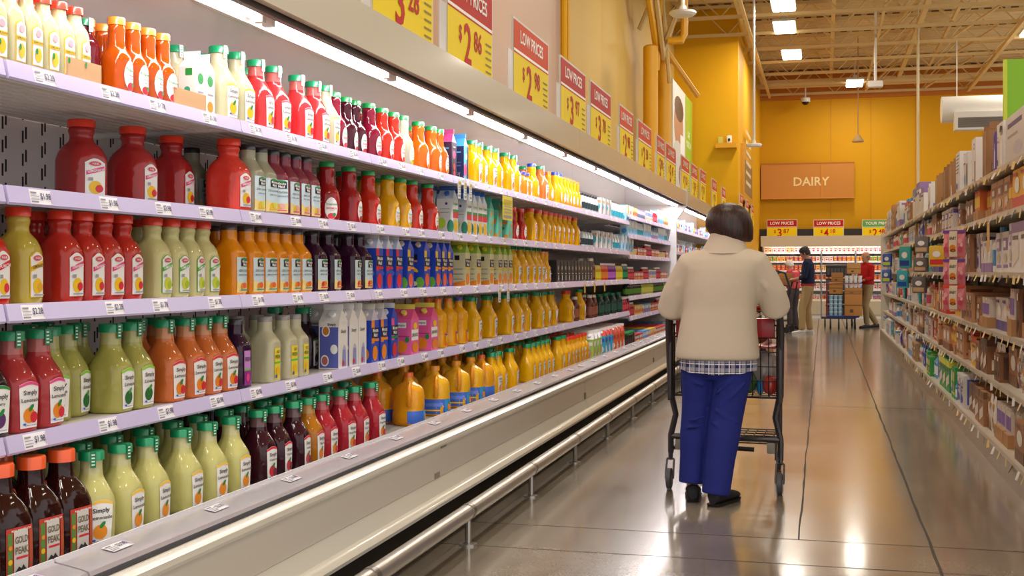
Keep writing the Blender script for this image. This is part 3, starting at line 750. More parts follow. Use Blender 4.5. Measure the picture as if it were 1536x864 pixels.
WS, WSTRIP = ('#e8e6e4', '#8a9a96'), ('#0f7a4c', '#d8eee0')
GC = '#0f9460'; RC = '#ea3a20'; KC = '#2a262a'; OC = '#f0741c'
def S(key, liq, word, top, fr, fr2=None, strip=WSTRIP, noun='', H=.235, r=.0545, neck=True, name='juice_carafe', cuc=False, leaf=LG):
    bottle(key, name, noun, carafe(H, r), liq, (r * .63, H - .002, .024, GC), (.064, .118, .012, L_simply(word, top, fr, fr2, leaf)), strip, neck=H * .87 if neck else None)
S('s_limeade', '#b9b45c', 'Limeade', M('#8cc83c'), M('#1d6a2c'), noun='pale green limeade carafe with green cap', leaf=M('#3c9a3c'), name='limeade_carafe')
S('s_lemonade', '#d9d488', 'Lemonade', M('#f2c23c'), M('#f0941c'), noun='cloudy yellow lemonade carafe with green cap', name='lemonade_carafe')
S('s_pale', '#d6cfa6', 'Lemonade', M('#f2e03c'), LY, strip=WS, noun='pale lemonade carafe with white seal strip', name='lemonade_carafe')
S('s_mango', '#e07838', 'Lemonade', LR, LO, LR, noun='orange mango lemonade carafe with green cap', name='mango_lemonade_carafe')
S('s_rasp', '#c0383c', 'Lemonade', LP, LO, LR, noun='rosy raspberry lemonade carafe with green cap', name='raspberry_lemonade_carafe')
S('s_pink', '#e0383c', 'Lemonade', M('#d85a6a'), LY, LR, strip=WS, noun='pink red lemonade carafe with white seal strip', name='pink_lemonade_carafe')
S('s_red', '#b82838', 'Fruit Punch', LR, LO, LR, noun='bright red fruit drink carafe with green cap', name='fruit_drink_carafe')
S('s_grape', '#3c1020', 'Cranberry', LR, LR, M('#7a1c3c'), noun='dark purple juice carafe with green cap', name='dark_juice_carafe')
S('s_brown', '#c07818', 'Peach', LR, LO, noun='amber peach drink carafe with green cap', name='peach_drink_carafe')
S('s_oj', '#fdc206', 'Orange', M('#f08a2c'), LO, noun='orange juice carafe with green cap', name='orange_juice_carafe', neck=False)
S('s_ojtop', '#fdbe06', 'Orange', M('#f08a2c'), LO, strip=WS, noun='orange juice carafe with white seal strip', name='orange_juice_carafe', neck=False)
S('s_dark', '#2a1420', 'Berry', LG, M('#5a2a6a'), noun='nearly black berry juice carafe with green cap', name='berry_juice_carafe')
S('s_peachtop', '#e8803c', 'Peach', LR, LO, strip=WS, noun='orange pink peach carafe with green cap', name='peach_drink_carafe', neck=False)

def Hb(key, liq, word, band, f1, f2, noun, edge=None, H=.228, r=.048, name='lemonade_jug', capc=RC, lw=.055):
    bottle(key, name, noun, jug(H, r), liq, (r * .68, H - .002, .024, capc), (lw, .118, .018, L_heb(word, band, f1, f2, edge)), cat='bottle')
Hb('h_lem', '#ceb84a', 'LEMONADE', LY, LY, M('#e8a81c'), 'yellow lemonade jug with red cap', LY)
Hb('h_red', '#cc3226', 'STRAWBERRY', LP, LY, LR, 'red strawberry lemonade jug with red cap')
Hb('h_lime', '#dcd494', 'LIMEADE', M('#5cb43c'), M('#c8d43c'), M('#a8c030'), 'pale limeade jug with red cap', M('#5cb43c'))
Hb('h_big', '#ee4436', 'LEMONADE', LP, LY, LR, 'wide bright red lemonade jug with red cap', H=.235, r=.062, lw=.065)
Hb('h_bigshade', '#b82e2e', 'LEMONADE', LP, LY, LR, 'wide lemonade jug in shaded red, set back', H=.235, r=.062, lw=.065)  # same product as the front jug, shelf shade put into its juice colour
Hb('h_oj', '#fdc006', 'ORANGE', LO, LO, LY, 'wide orange juice jug with red cap', H=.23, r=.056, name='orange_juice_jug')
Hb('h_ojs', '#fdbe06', 'ORANGE', LO, LO, LY, 'orange juice bottle with red cap', H=.215, r=.043, name='orange_juice_bottle', lw=.045)
Hb('h_redcapred', '#d8281c', 'PUNCH', LR, LY, LR, 'red punch bottle with red cap', H=.215, r=.043, name='fruit_punch_bottle', lw=.045)
def Mm(key, liq, word, f1, f2, noun, capc=KC, line=LT, name='fruit_drink_bottle', H=.23):
    bottle(key, name, noun, square(H, .0475), liq, (.029, H - .002, .02, capc), (.070, .122, .012, L_mm(word, f1, f2, line)), rib=False)
Mm('m_mango', '#fc9c08', 'MANGO PASSION', LO, M('#e8603c'), 'orange mango drink bottle with clear dark cap', capc='#54484a')
Mm('m_grape', '#3a1230', 'BERRY PUNCH', LR, LO, 'dark purple punch bottle with clear dark cap', line=LR)
Mm('m_purple', '#94384a', 'PINK LEMONADE', LY, M('#f0b0a0'), 'dusky pink lemonade bottle with black cap', line=LP)
Mm('m_clear', '#b8b498', 'LEMONADE', LY, M('#d8e04c'), 'cloudy lemonade bottle with black cap', line=LY)
e_go = [('r', 0, 0, 1, 1, M('#f0d83c')), ('r', 0, .5, 1, .56, M('#5cc83c')), ('t', 'GO', .62, .88, .09, M('#3c5a20'), .5), ('t', 'FRESH', .5, .72, .12, M('#3c5a20'), .8), ('e', .5, .26, .3, .14, LY), ('r', .1, .04, .35, .14, LB)]
bottle('w_cloudy', 'coconut_water_bottle', 'milky white drink bottle with clear cap', square(.225, .046), '#d8d2b0', (.028, .223, .02, '#9a9590'), (.042, .115, .012, e_go), rib=False)
e_gp = [('r', 0, 0, 1, 1, M('#c88ad0')), ('r', 0, .42, 1, .47, M('#5cc83c')), ('r', 0, 0, 1, .42, M('#9a2a8c')), ('t', 'FRESH', .5, .75, .12, INK, .8), ('e', .5, .22, .25, .12, LP)]
bottle('w_purple', 'grape_drink_bottle', 'dark purple bottle with violet label', square(.225, .044), '#3a1a3a', (.028, .223, .02, '#3a343a'), (.036, .12, .012, e_gp), rib=False)
def Tr(key, liq, word, wc, f1, f2, noun, H=.23, r=.051, capc='#10984a', name='juice_bottle', strip=None):
    bottle(key, name, noun, waisted(H, r), liq, (r * .64, H - .002, .022, capc), (.054, .092, .008, L_trop(word, wc, f1, f2)), strip)
Tr('t_water', '#b01c20', 'WATERMELON', LR, LR, LG, 'red watermelon drink bottle with green cap')
Tr('t_red', '#d8301c', 'STRAWBERRY', LR, LR, LO, 'scarlet strawberry drink bottle with green cap')
Tr('t_yellow', '#f2b40c', 'PINEAPPLE', LO, LY, LG, 'yellow pineapple drink bottle with green cap')
Tr('t_orange', '#ee6a10', 'ORANGE', LO, LO, LY, 'deep orange juice bottle with green cap')
Tr('t_berry', '#8a1030', 'RASPBERRY', LR, LR, LP, 'crimson berry drink bottle with green cap')
Tr('t_dark', '#4a0c20', 'CRANBERRY', LR, LR, M('#7a1c3c'), 'dark crimson juice bottle with green cap')
Tr('t_clear', '#c4c4ac', 'LEMONADE', LY, LY, LG, 'clear lemonade bottle with green cap')
Tr('t_apple', '#c85408', 'Apple', LR, LR, LG, 'amber apple juice bottle with orange cap', H=.205, r=.040, capc='#f48a28', name='apple_juice_bottle')
Tr('t_ojblue', '#fdba08', 'ORANGE', LO, LO, LY, 'orange juice bottle with blue cap', capc='#2a4ac0', name='orange_juice_bottle')
Tr('t_ojor', '#fdba08', 'ORANGE', LO, LO, LY, 'orange juice bottle with orange cap', H=.21, r=.036, capc='#f08a20', name='orange_juice_bottle')
Tr('t_punch', '#c82a1c', 'PUNCH', LR, LR, LO, 'red punch bottle with red cap', H=.2, r=.036, capc=RC, name='fruit_punch_bottle')
e_sl = [('p', arch(0, 0, 1, 1, .1), LY), ('p', arch(.06, .02, .94, .97, .1), LW), ('r', .06, .52, .94, .62, LY), ('e', .5, .27, .3, .18, LY), ('e', .5, .8, .25, .09, M('#e8a0a8')), ('t', 'LEMONADE', .5, .57, .05, INK, .8), ('e', .3, .35, .1, .08, LG)]
bottle('slim_lem', 'lemonade_bottle', 'slim pale lemonade bottle with red cap', slim(.19, .033), '#ddd6a6', (.024, .188, .02, RC), (.04, .105, .012, e_sl), rib=True)
bottle('slim_berry', 'berry_juice_bottle', 'dark red juice bottle with green cap', slim(.19, .033), '#6a1424', (.024, .188, .02, '#10845a'), None, ('#e8e6e4', '#8a9a96'))
bottle('jar_blue', 'orange_juice_bottle', 'squat orange juice bottle with blue cap', slim(.15, .045), '#ef9a12', (.034, .148, .018, '#3040b0'), (.05, .08, .01, [('r', 0, 0, 1, 1, LW), ('e', .5, .5, .3, .3, LO)]), rib=True)
def roundj(key, noun, capc, H=.245, r=.050, liq='#fdb810', lab=True):
    P = [(0, r * .86), (.008, r * .98), (.06, r), (.07, r * .965), (.13, r * .97), (.15, r), (.185, r * .86), (.205, r * .5), (.215, r * .42), (H, r * .42)]
    bottle(key, 'orange_drink_bottle', noun, P, liq, (r * .46, H - .002, .02, capc), (.05, .07, .012, [('r', 0, 0, 1, 1, M('#e8701c')), ('e', .5, .5, .3, .34, LY), ('r', .1, .8, .9, .9, LB)]) if lab else None, rib=True)
roundj('r_orange', 'round shouldered orange drink bottle with orange cap', '#ef7a20'); roundj('r_blue', 'round shouldered orange drink bottle with blue cap', '#4a50b8')
roundj('r_small', 'small orange drink bottle with bright blue cap', '#2a7ad0', H=.18, r=.032)
# gallon jug with moulded handle
hand = MB().tube([(.03, -.055, .205), (.035, -.078, .19), (.04, -.088, .16), (.038, -.084, .12), (.03, -.07, .10)], [.011, .012, .012, .012, .012], LIQ('#f0a020'), n=9)
e_gl = [('r', 0, 0, 1, 1, M('#3a6ad0')), ('r', .58, 0, 1, 1, M('#2c9ae0')), ('e', .77, .45, .1, .26, LO), ('e', .8, .72, .06, .1, LG), ('r', .05, .2, .5, .3, LY), ('r', .05, .5, .5, .75, M('#5a7ad8'))]
bottle('gallon', 'orange_drink_jug', 'big round orange drink jug with blue label', gallon(.235, .074), '#fec42a', (.026, .231, .024, '#f4a01c'), (.20, .075, .012, e_gl), extra=[('handle', hand)], lab_th=-.8)
bottle('gallon_o', 'orange_drink_jug', 'big round orange drink jug with orange cap', gallon(.235, .072), '#fdb420', (.023, .233, .022, '#ee6a1c'), (.15, .06, .012, e_gl[:2] + e_gl[2:3]), extra=[('handle', hand)], lab_th=-.25)
# tea jug: boxy shoulders, loop handle
tea = LIQ('#3a0c08')
def tp(r=.060, H=.25): return [(0, r * .9, 5), (.006, r, 6), (.13, r, 6), (.15, r * .96, 5), (.185, r * .78, 3.4), (.21, r * .56, 2.2), (.235, r * .52, 2), (H, r * .52, 2)]
th = MB().tube([(0, .026, .218), (0, .044, .205), (0, .053, .18), (0, .054, .155), (0, .05, .135)], [.007, .008, .008, .008, .007], LIQ('#a8400c'), n=9)
e_gold = [('r', 0, 0, 1, 1, M('#c83c2c')), ('r', .04, .04, .2, .9, M('#5a8a3c')), ('e', .12, .3, .07, .06, LY), ('e', .12, .6, .06, .05, LO), ('r', .24, .06, .8, .94, M('#d6d2cc')), ('r', .84, .06, .96, .9, M('#b8502c')),
          ('p', [(.26, .06), (.78, .06), (.66, .14), (.6, .2), (.52, .13), (.42, .18), (.34, .12)], INK), ('t', 'GOLD', .52, .74, .15, M('#6a5c3c'), .5), ('t', 'PEAK', .52, .52, .15, M('#6a5c3c'), .5), ('r', .3, .34, .74, .39, LR), ('t', 'REAL BREWED TEA', .5, .95, .04, LW, .8)]
bottle('tea', 'tea_jug', 'dark brewed tea jug with orange cap', tp(), '#2e0a08', (.036, .248, .032, '#ee5c24'), (.074, .115, .015, e_gold), extra=[('handle', th)])

# cartons
def carton(key, noun, W, H, main, front, side, roof=None, capc=None, name='juice_carton', cat='carton', gable=.05):
    h = W / 2; b = MB(); m = M(main, rough=.4, coat=.2); rm = M(roof or main, rough=.4, coat=.2); fm = M(capc or roof or main, rough=.4)
    b.box(-h, h, -h, h, 0, H, m)
    # gable roof: ridge runs along x
    vs = [(-h, -h, H), (h, -h, H), (h, h, H), (-h, h, H), (-h + .006, 0, H + gable), (h - .006, 0, H + gable)]
    b.add(vs, [(0, 1, 5, 4), (2, 3, 4, 5), (0, 4, 3), (1, 2, 5)], rm)
    b.box(-h + .002, h - .002, -.002, .002, H + gable - .002, H + gable + .022, fm)
    a = art(MB(), front, W, H, flat_map('+x', h, 0)); a2 = art(MB(), side, W, H, flat_map('-y', h, 0))
    fa = art(MB(), front[:4], W, H, flat_map('+x', h, 0, .001), text=False); fa2 = art(MB(), side[:4], W, H, flat_map('-y', h, 0, .001), text=False)
    parts = [('box', b, b), ('print', a.join(a2), fa.join(fa2))]
    if capc:
        # cap on the roof slope facing the camera side
        t = atan2(gable, h); c = MB().rev([(0, .014), (.014, .014)], M(capc, rough=.3), n=14)
        c.xf(Matrix.Translation((h * .15, -h * .5, H + gable * .5)) @ Matrix.Rotation(t, 4, 'X')); parts.append(('cap', c, c))
    return reg(key, name, cat, noun, h, H + gable + .012, parts)
def mmfront(f1, f2, ban=LO): return [('r', 0, .46, .42, 1, f1), ('r', .0, .58, .95, .82, M('#15151c')), ('r', 0, .5, 1, .56, ban), ('e', .45, .22, .36, .18, f2), ('t', 'Minute', .5, .76, .09, LW, .8), ('t', 'Maid', .5, .65, .09, LW, .7)]
BL = M('#2448c0', rough=.4)
carton('c_punch', 'blue and red punch carton with white cap', .088, .19, '#2448c0', mmfront(LR, LR, LR), [('r', .15, .82, .5, .95, M('#15151c')), ('e', .3, .2, .28, .12, LR), ('e', .7, .4, .2, .08, M('#6a8ae8'))], capc='#f0e8e4', roof='#c8d0e8')
carton('c_mango', 'blue mango punch carton with yellow fruit', .092, .19, '#2448c0', mmfront(LY, M('#e8603c')), [('r', .25, .76, .6, .9, M('#15151c')), ('e', .4, .5, .28, .05, LY, -.5), ('e', .75, .15, .25, .15, M('#6cb43c')), ('e', .35, .12, .25, .07, M('#e8e4b0')), ('r', .25, .7, .6, .74, LO)], capc='#f0d8b8')
carton('c_cream', 'cream orange juice carton with yellow cap', .092, .19, '#d8d0a4', mmfront(M('#d8d8a0'), LO, LY), [('r', .3, .78, .62, .92, M('#15151c')), ('r', .15, .2, .85, .23, LGY), ('r', .15, .35, .85, .38, LGY), ('r', .15, .5, .85, .53, LGY), ('p', [(0, 0), (1, 0), (1, .18), (0, .08)], LO)], capc='#e8d83c', roof='#8cb43c')
carton('c_almond', 'white and blue nut milk carton with white cap', .092, .20, '#e8e4e0', [('t', 'Simply', .5, .78, .10, INK, .8), ('e', .6, .3, .2, .2, M('#b8b0d0')), ('p', [(.3, .05), (.8, .05), (.7, .4), (.4, .4)], M('#8a90c8')), ('e', .45, .12, .12, .06, LR)], [('r', .05, .03, .95, .88, M('#5a64b8')), ('e', .35, .8, .2, .12, LW), ('e', .35, .8, .15, .09, M('#c8802c')), ('e', .75, .42, .18, .1, LW), ('e', .3, .18, .2, .12, LW), ('e', .3, .18, .15, .09, M('#b86a6a')), ('t', 'Simply', .65, .93, .07, INK, .5)], capc='#f4f2f0', name='nut_milk_carton')
carton('c_peach', 'blue peach drink carton with big orange fruit', .088, .19, '#2448c0', mmfront(LO, LO), [('e', .5, .2, .36, .18, LO), ('r', .2, .6, .7, .8, M('#15151c'))], capc='#e8e0d0', roof='#c8c4d8')
carton('c_melon', 'blue watermelon drink carton with white cap', .088, .19, '#2448c0', mmfront(M('#e8508c'), LR, LG), [('e', .35, .2, .34, .15, M('#e84060')), ('p', [(.2, .6), (.6, .5), (.5, .75)], M('#e84060')), ('r', .1, .7, .5, .85, M('#15151c'))], capc='#e8e8e8')
carton('c_pink', 'bright pink lemonade carton with yellow cap', .110, .175, '#e860a4', [('r', .0, .4, .9, .7, LW), ('t', 'LEMONADE', .45, .55, .1, INK, .8), ('e', .5, .8, .25, .1, LY), ('e', .5, .2, .4, .15, LO)], [('r', .3, .75, .75, .9, LW), ('t', 'Tampico', .5, .82, .08, INK, .4), ('e', .5, .22, .3, .17, LO), ('e', .8, .42, .1, .08, LG), ('r', .1, .5, .9, .53, M('#c03a80'))], capc='#f0e060', roof='#e8508c')
carton('c_trop', 'white pineapple drink carton with green spots', .094, .19, '#d8dcdc', [('r', 0, .45, 1, .62, LR), ('r', 0, .62, 1, .7, LG), ('e', .5, .22, .35, .2, LY), ('t', 'Tropicana', .5, .85, .1, LG, .8)], [('e', .3, .3, .26, .16, M('#b4d43c')), ('e', .85, .2, .2, .2, M('#2c7a5c')), ('r', .2, .6, .8, .62, LGY), ('r', .2, .7, .8, .72, LGY), ('e', .6, .86, .08, .04, M('#4a3a8c')), ('e', .1, .55, .1, .1, LO)], roof='#c8d8e8', capc='#3a6ac0')
carton('c_teal', 'teal carton patterned with orange fruit', .09, .175, '#6cc4a8', [('e', .3, .2, .16, .08, LO), ('e', .7, .5, .16, .08, LO), ('e', .3, .8, .16, .08, LO), ('e', .75, .85, .1, .05, LO)], [('e', .25, .3, .16, .08, LO), ('e', .7, .6, .16, .08, LO), ('e', .3, .85, .16, .08, LO), ('e', .8, .1, .14, .07, LO), ('e', .55, .4, .12, .06, LG)], name='juice_carton', roof='#4aa48c')
carton('c_dark', 'near black berry drink carton with pink fruit', .086, .19, '#241c3c', [('e', .5, .65, .3, .12, LP), ('e', .5, .3, .2, .1, LR), ('e', .5, .12, .2, .07, LR), ('r', .3, .85, .7, .88, LW)], [('r', .3, .8, .8, .84, M('#4a9ad0')), ('r', .2, .5, .8, .53, M('#5a5a7a')), ('r', .2, .3, .8, .33, M('#5a5a7a')), ('r', .2, .6, .8, .63, M('#5a5a7a'))], roof='#c84a8c', name='berry_drink_carton')
carton('c_navy', 'navy blue drink carton with light blue edge', .088, .19, '#1c2450', [('r', 0, 0, .6, 1, M('#4ab4e0')), ('e', .3, .3, .3, .2, LP), ('e', .5, .7, .2, .1, LW)], [('r', .3, .8, .8, .84, M('#4a9ad0')), ('r', .2, .4, .8, .44, M('#5a5a8a')), ('r', .2, .5, .8, .53, M('#5a5a7a')), ('r', .2, .2, .8, .23, M('#5a5a7a'))], roof='#3c90d0', name='berry_drink_carton')
carton('c_small', 'small white lemonade carton with green emblem', .062, .155, '#e6e2da', [('e', .5, .75, .3, .12, LG), ('e', .5, .2, .3, .12, LO), ('r', .2, .45, .8, .48, LGY)], [('e', .5, .5, .18, .07, M('#3c9a7a')), ('r', .4, .8, .8, .95, LG)], roof='#f0ece4', gable=.03, name='lemonade_carton')
def colcarton(key, noun, col, f1, f2, roof=None, name='milk_carton', W=.09, H=.17):
    carton(key, noun, W, H, col, [('e', .5, .3, .4, .22, f1), ('r', .1, .65, .9, .9, f2), ('e', .7, .2, .2, .1, LW)], [('e', .5, .3, .36, .2, f1), ('r', .1, .68, .9, .86, f2)], roof=roof, name=name, capc='#f0ece8')
colcarton('cg_green', 'pale green milk carton with brown fruit', '#a8d060', M('#c8a070'), LW, '#e8e8f0'); colcarton('cg_blue', 'sky blue milk carton with white splash', '#48b0e0', LW, LB, '#d8342c')
colcarton('cg_orange', 'orange milk carton with white splash', '#e8642c', LW, M('#c03c1c'), '#c8401c'); colcarton('cg_white', 'white and violet milk carton', '#d8dce8', M('#6a5ab0'), M('#3a4ab0'), '#4a5ac0')

# plain packs with printed fronts on three sides
def pack(key, noun, W, D, H, main, els, name='grocery_box', cat='box', lid=None, bev=.003):
    b = MB().box(-D / 2, D / 2, -W / 2, W / 2, 0, H, M(main, rough=.45, coat=.1), bev=bev)
    a = art(MB(), els, W, H, flat_map('+x', D / 2, 0, .0008))
    a2 = art(MB(), els, D, H, flat_map('-y', W / 2, 0, .0008)); a3 = art(MB(), els, D, H, flat_map('+y', W / 2, 0, .0008))
    pr = a.join(a2).join(a3)
    return reg(key, name, cat, noun, W / 2, H, [('box', b, MB().box(-D / 2, D / 2, -W / 2, W / 2, 0, H, M(main, rough=.45, coat=.1))), ('print', pr, pr)])
def can(key, noun, r, H, main, band, capc, name='drink_bottle', cat='bottle', taper=.55):
    P = [(0, r * .9), (.006, r), (H * .62, r), (H * .78, r * (taper + .2)), (H * .86, r * taper), (H * .9, r * taper)]
    b = MB().rev(P, LIQ(main), n=14); c = MB().rev([(H * .88, r * taper * 1.15), (H, r * taper * 1.1)], M(capc, rough=.3), n=12)
    l = MB().rev([(H * .15, r + .001), (H * .5, r + .001)], M(band, rough=.4), n=14, cap=False)
    return reg(key, name, cat, noun, r, H, [('body', b, b), ('cap', c, c), ('label', l, l)])
can('k_white', 'white milk bottle with black label', .034, .15, '#d8e4e4', '#2a3a40', '#1c1c20', 'milk_bottle'); can('k_teal', 'white milk bottle with teal label', .034, .15, '#e0e4e4', '#2a9ab0', '#e8e8ea', 'milk_bottle')
can('k_brown', 'brown iced coffee bottle with white cap', .04, .20, '#7a4030', '#9a5a48', '#e8dcc8', 'coffee_bottle', taper=.5); can('k_dgreen', 'dark green juice bottle with green cap', .045, .20, '#1c4038', '#2c5a4c', '#1c7a4c', 'green_juice_bottle', taper=.5)
can('k_red', 'small red drink bottle', .03, .14, '#b8243c', '#d84a5a', '#f0f0f0', 'drink_bottle'); can('k_green', 'dark bottle with green label', .034, .15, '#2c2a1c', '#5c9a2c', '#2c2a2c', 'drink_bottle')
can('k_orange', 'slim orange drink bottle', .026, .16, '#e8541c', '#f08a3c', '#e8e0d8', 'energy_drink_bottle'); can('k_violet', 'slim violet drink bottle', .026, .16, '#8a2a9c', '#c06ad0', '#e8e0d8', 'energy_drink_bottle')
can('k_yell', 'slim yellow drink bottle', .026, .16, '#e8c41c', '#f0e03c', '#2a2a2c', 'energy_drink_bottle'); can('k_dkgreen', 'slim dark green drink bottle', .026, .16, '#0c6a3c', '#2c9a5c', '#e8e0d8', 'energy_drink_bottle')
can('k_ygreen', 'yellow green drink bottle', .034, .15, '#c8d43c', '#e8e86c', '#e8e8ea', 'drink_bottle'); can('k_jar', 'dark green jar with bright green lid', .045, .14, '#2c3c2c', '#3c2a2c', '#1c9a4c', 'juice_jar', 'jar', taper=.9)
BKP = M('#18161a')
pack('p_black', 'black coffee drink multipack', .12, .12, .17, '#1c181c', [('e', .5, .65, .14, .1, M('#c8c4bc')), ('r', .3, .38, .7, .42, LW), ('r', .42, .1, .58, .32, LW)], 'coffee_pack', 'pack')
pack('p_bw', 'white and black milk pack', .10, .10, .16, '#dcdcd8', [('r', 0, 0, .3, 1, M('#2a2a30')), ('e', .65, .5, .2, .2, M('#4ab0c8')), ('r', .5, .7, .9, .85, M('#c8a070'))], 'milk_pack', 'pack')
pack('p_creme', 'pale blue coffee creamer pack', .09, .09, .17, '#a8d4e8', [('r', .1, .5, .9, .9, LW), ('e', .5, .25, .3, .15, M('#4a90c8'))], 'creamer_pack', 'pack')
pack('p_yel', 'small yellow and red snack pack', .09, .09, .10, '#f0c41c', [('r', .1, .2, .9, .5, LR), ('e', .5, .75, .3, .15, LW)], 'snack_pack', 'pack')
pack('p_red', 'small red meat snack pack', .10, .09, .09, '#d0342c', [('r', .1, .5, .9, .8, LW), ('e', .5, .25, .3, .15, LY)], 'snack_pack', 'pack')
pack('p_white', 'small white cheese pack', .09, .09, .11, '#e8e4dc', [('r', .1, .5, .9, .85, LB), ('e', .5, .25, .3, .15, LO)], 'cheese_pack', 'pack')
pack('p_violet', 'small violet dairy pack', .09, .09, .10, '#8a6ac0', [('r', .1, .5, .9, .85, LW), ('e', .5, .25, .3, .15, LG)], 'dairy_pack', 'pack')
pack('p_blue', 'small blue dairy pack', .09, .09, .10, '#5a9ad8', [('r', .1, .5, .9, .85, LW), ('e', .5, .25, .3, .15, LR)], 'dairy_pack', 'pack')
tb = M('#f0d890', rough=.4)
reg('tub', 'margarine_tub', 'tub', 'round cream coloured tub with lid', .05, .08, [('tub', MB().rev([(0, .04), (.06, .047)], tb, n=14), MB().rev([(0, .04), (.06, .047)], tb, n=10)), ('lid', MB().rev([(.06, .05), (.07, .05)], M('#e8e0c0'), n=14), MB().rev([(.06, .05), (.07, .05)], M('#e8e0c0'), n=10))])

ORD = 'first second third fourth fifth sixth seventh eighth ninth tenth eleventh twelfth thirteenth fourteenth fifteenth sixteenth seventeenth eighteenth nineteenth twentieth'.split()
def ordw(n):
    if n < 20: return ORD[n]
    tens = {2: 'twenty', 3: 'thirty', 4: 'forty', 5: 'fifty', 6: 'sixty', 7: 'seventy', 8: 'eighty', 9: 'ninety'}
    t, u = divmod(n + 1, 10)
    if t >= 10: return 'hundred ' + ordw(n - 100)
    return tens[t] + ('-' + ORD[u - 1] if u else 'th')
CNT = {}
def lab_for(desc, where, row=0):
    c = CNT.get((desc, where, row), 0); CNT[(desc, where, row)] = c + 1
    s = '%s, %s along the %s' % (desc, ordw(c), where)
    if row: s += ', %s row back' % ORD[row]
    w = s.split()
    if len(w) > 16: s = s.replace(' with ', ', ').replace(' along the ', ' on ')
    if len(s.split()) > 16: s = s.replace(' seal strip', ' seal').replace('drink ', '').replace('juice ', '')
    return s
def shelf_run(where, z, w0, runs, backs, xmax=2.50, group='drinks on the %s', back_skip=()):
    """runs: (kind, px of the first item, px of the last, options); placed in order away from the camera"""
    last = {}; occ = []
    def clash(x, y, hx, hy): return any(abs(x - a) < (hx + c) * .93 and abs(y - b) < (hy + d) * .93 for a, b, c, d in occ)
    for r in runs:
        key, cols = r[:2]; op = r[2] if len(r) > 2 else {}
        k = K[key]; w = w0 + k.hx - .05 + op.get('deep', 0.0); row0 = op.get('row', 0)
        if op.get('fill'):
            ya, yb = Yw(cols[0], w), Yw(cols[-1], w); n = max(2, int((yb - ya) / (2 * k.half + .006)) + 1)
            ys = [ya + (yb - ya) * i / (n - 1) for i in range(n)]
        else: ys = [Yw(c, w) for c in cols]
        for i, y in enumerate(ys):
            nb = op.get('backs', backs)
            ww = w
            for q in range(row0, nb + 1 + row0):
                if q > row0: ww += 2 * k.hx + .010
                if ww + k.hx > xmax + .03: break
                lk = last.get(q, -9)
                yy = max(y + (random.uniform(-.012, .012) if q > row0 else 0), lk + k.half + .002)
                if q > row0 and random.random() < .08: continue
                if q > row0 and yy > y + .06: continue
                if q > row0 and clash(ww, yy, k.hx, k.half): continue
                t = 0
                while q == row0 and clash(ww, yy, k.hx, k.half) and t < 14: yy += .01; t += 1
                last[q] = yy + k.half; occ.append((ww, yy, k.hx, k.half))
                rz = op.get('rot', 0) + random.uniform(-.10, .10)
                if 'carton' in k.name or k.cat in ('box', 'pack'): rz = 0
                elif i == 0 and 'rot0' in op and q == row0: rz = op['rot0']
                far = yy > 8.6 or (q >= 2 and yy > 4)
                make(key, (-ww, yy, z + .001), rz, lab_for(k.desc, where, q), group % where, far)
# ================================================================== STOCKING THE CASES
W0 = 2.005
# trays first
def tray(px0, px1, z, label, h=.06, depth=.20, w=1.951):
    y0, y1 = Yw(px0, w), Yw(px1, w); m = M('#c49a6c', rough=.7)
    r = empty('cardboard_tray', (-w, (y0 + y1) / 2, z)); tag(r, label, 'tray', 'cut cardboard trays on the top shelf'); L = (y1 - y0) / 2
    b = MB().box(-.002, 0, -L, L, 0, h, m).box(-depth, 0, -L, L, 0, .0008, m)
    for s in (-1, 1): b.ext([(-depth, 0), (0, 0), (0, h), (-depth * .9, h * .5)], s * L - .001, s * L + .001, m)
    b.obj('tray', r, smooth=0); return r
tray(101, 152, 1.744, 'kraft cardboard tray beside the slim lemonade bottles, holding dark red bottles')
t_ = tray(262, 309, 1.744, 'kraft cardboard tray holding small white lemonade cartons')
q = MB(); art(q, [('t', 'KEEP', .5, .6, .18, INK, .6), ('t', 'REFRIGERATED', .5, .35, .18, INK, .9)], .17, .06, flat_map('-y', (Yw(309, 1.955) - Yw(262, 1.955)) / 2 + .001, 0, c=-.09)); q.obj('print', t_, smooth=0)
shelf_run('top shelf', 1.744, W0, [
    ('slim_lem', [-45, -20, 5, 20, 41, 62, 84], {'backs': 1}), ('slim_berry', [103, 120], {'deep': .06, 'backs': 1}), ('t_apple', [165, 190, 217, 236], {'backs': 2}),
    ('s_pale', [262], {'deep': .14, 'row': 1, 'backs': 0}), ('c_small', [288, 302], {'backs': 0, 'deep': .02}), ('s_pale', [328, 354], {'backs': 1}), ('s_pink', [384, 410, 445, 470], {'backs': 1}), ('s_pale', [484], {'backs': 0}),
    ('t_berry', [500], {'deep': .02}), ('t_dark', [517, 529], {'deep': .03}), ('t_berry', [545]), ('t_red', [572, 589]), ('t_clear', [603]), ('t_orange', [627, 646, 657]), ('c_dark', [670]), ('c_navy', [688]),
    ('s_ojtop', [707, 716, 730, 740]), ('s_ojtop', [757, 768]), ('jar_blue', [781, 787]), ('t_ojblue', [797]), ('s_peachtop', [810]), ('t_ojor', [822]), ('t_ojblue', [832, 838]), ('t_ojor', [845, 850, 855, 860, 865]),
    ('k_white', [872, 876, 880, 884, 888, 892], {'backs': 2}), ('p_bw', [896, 902, 908]), ('k_teal', [914, 918, 922, 926, 930], {'backs': 2}), ('p_creme', [934, 938, 942])], 1)
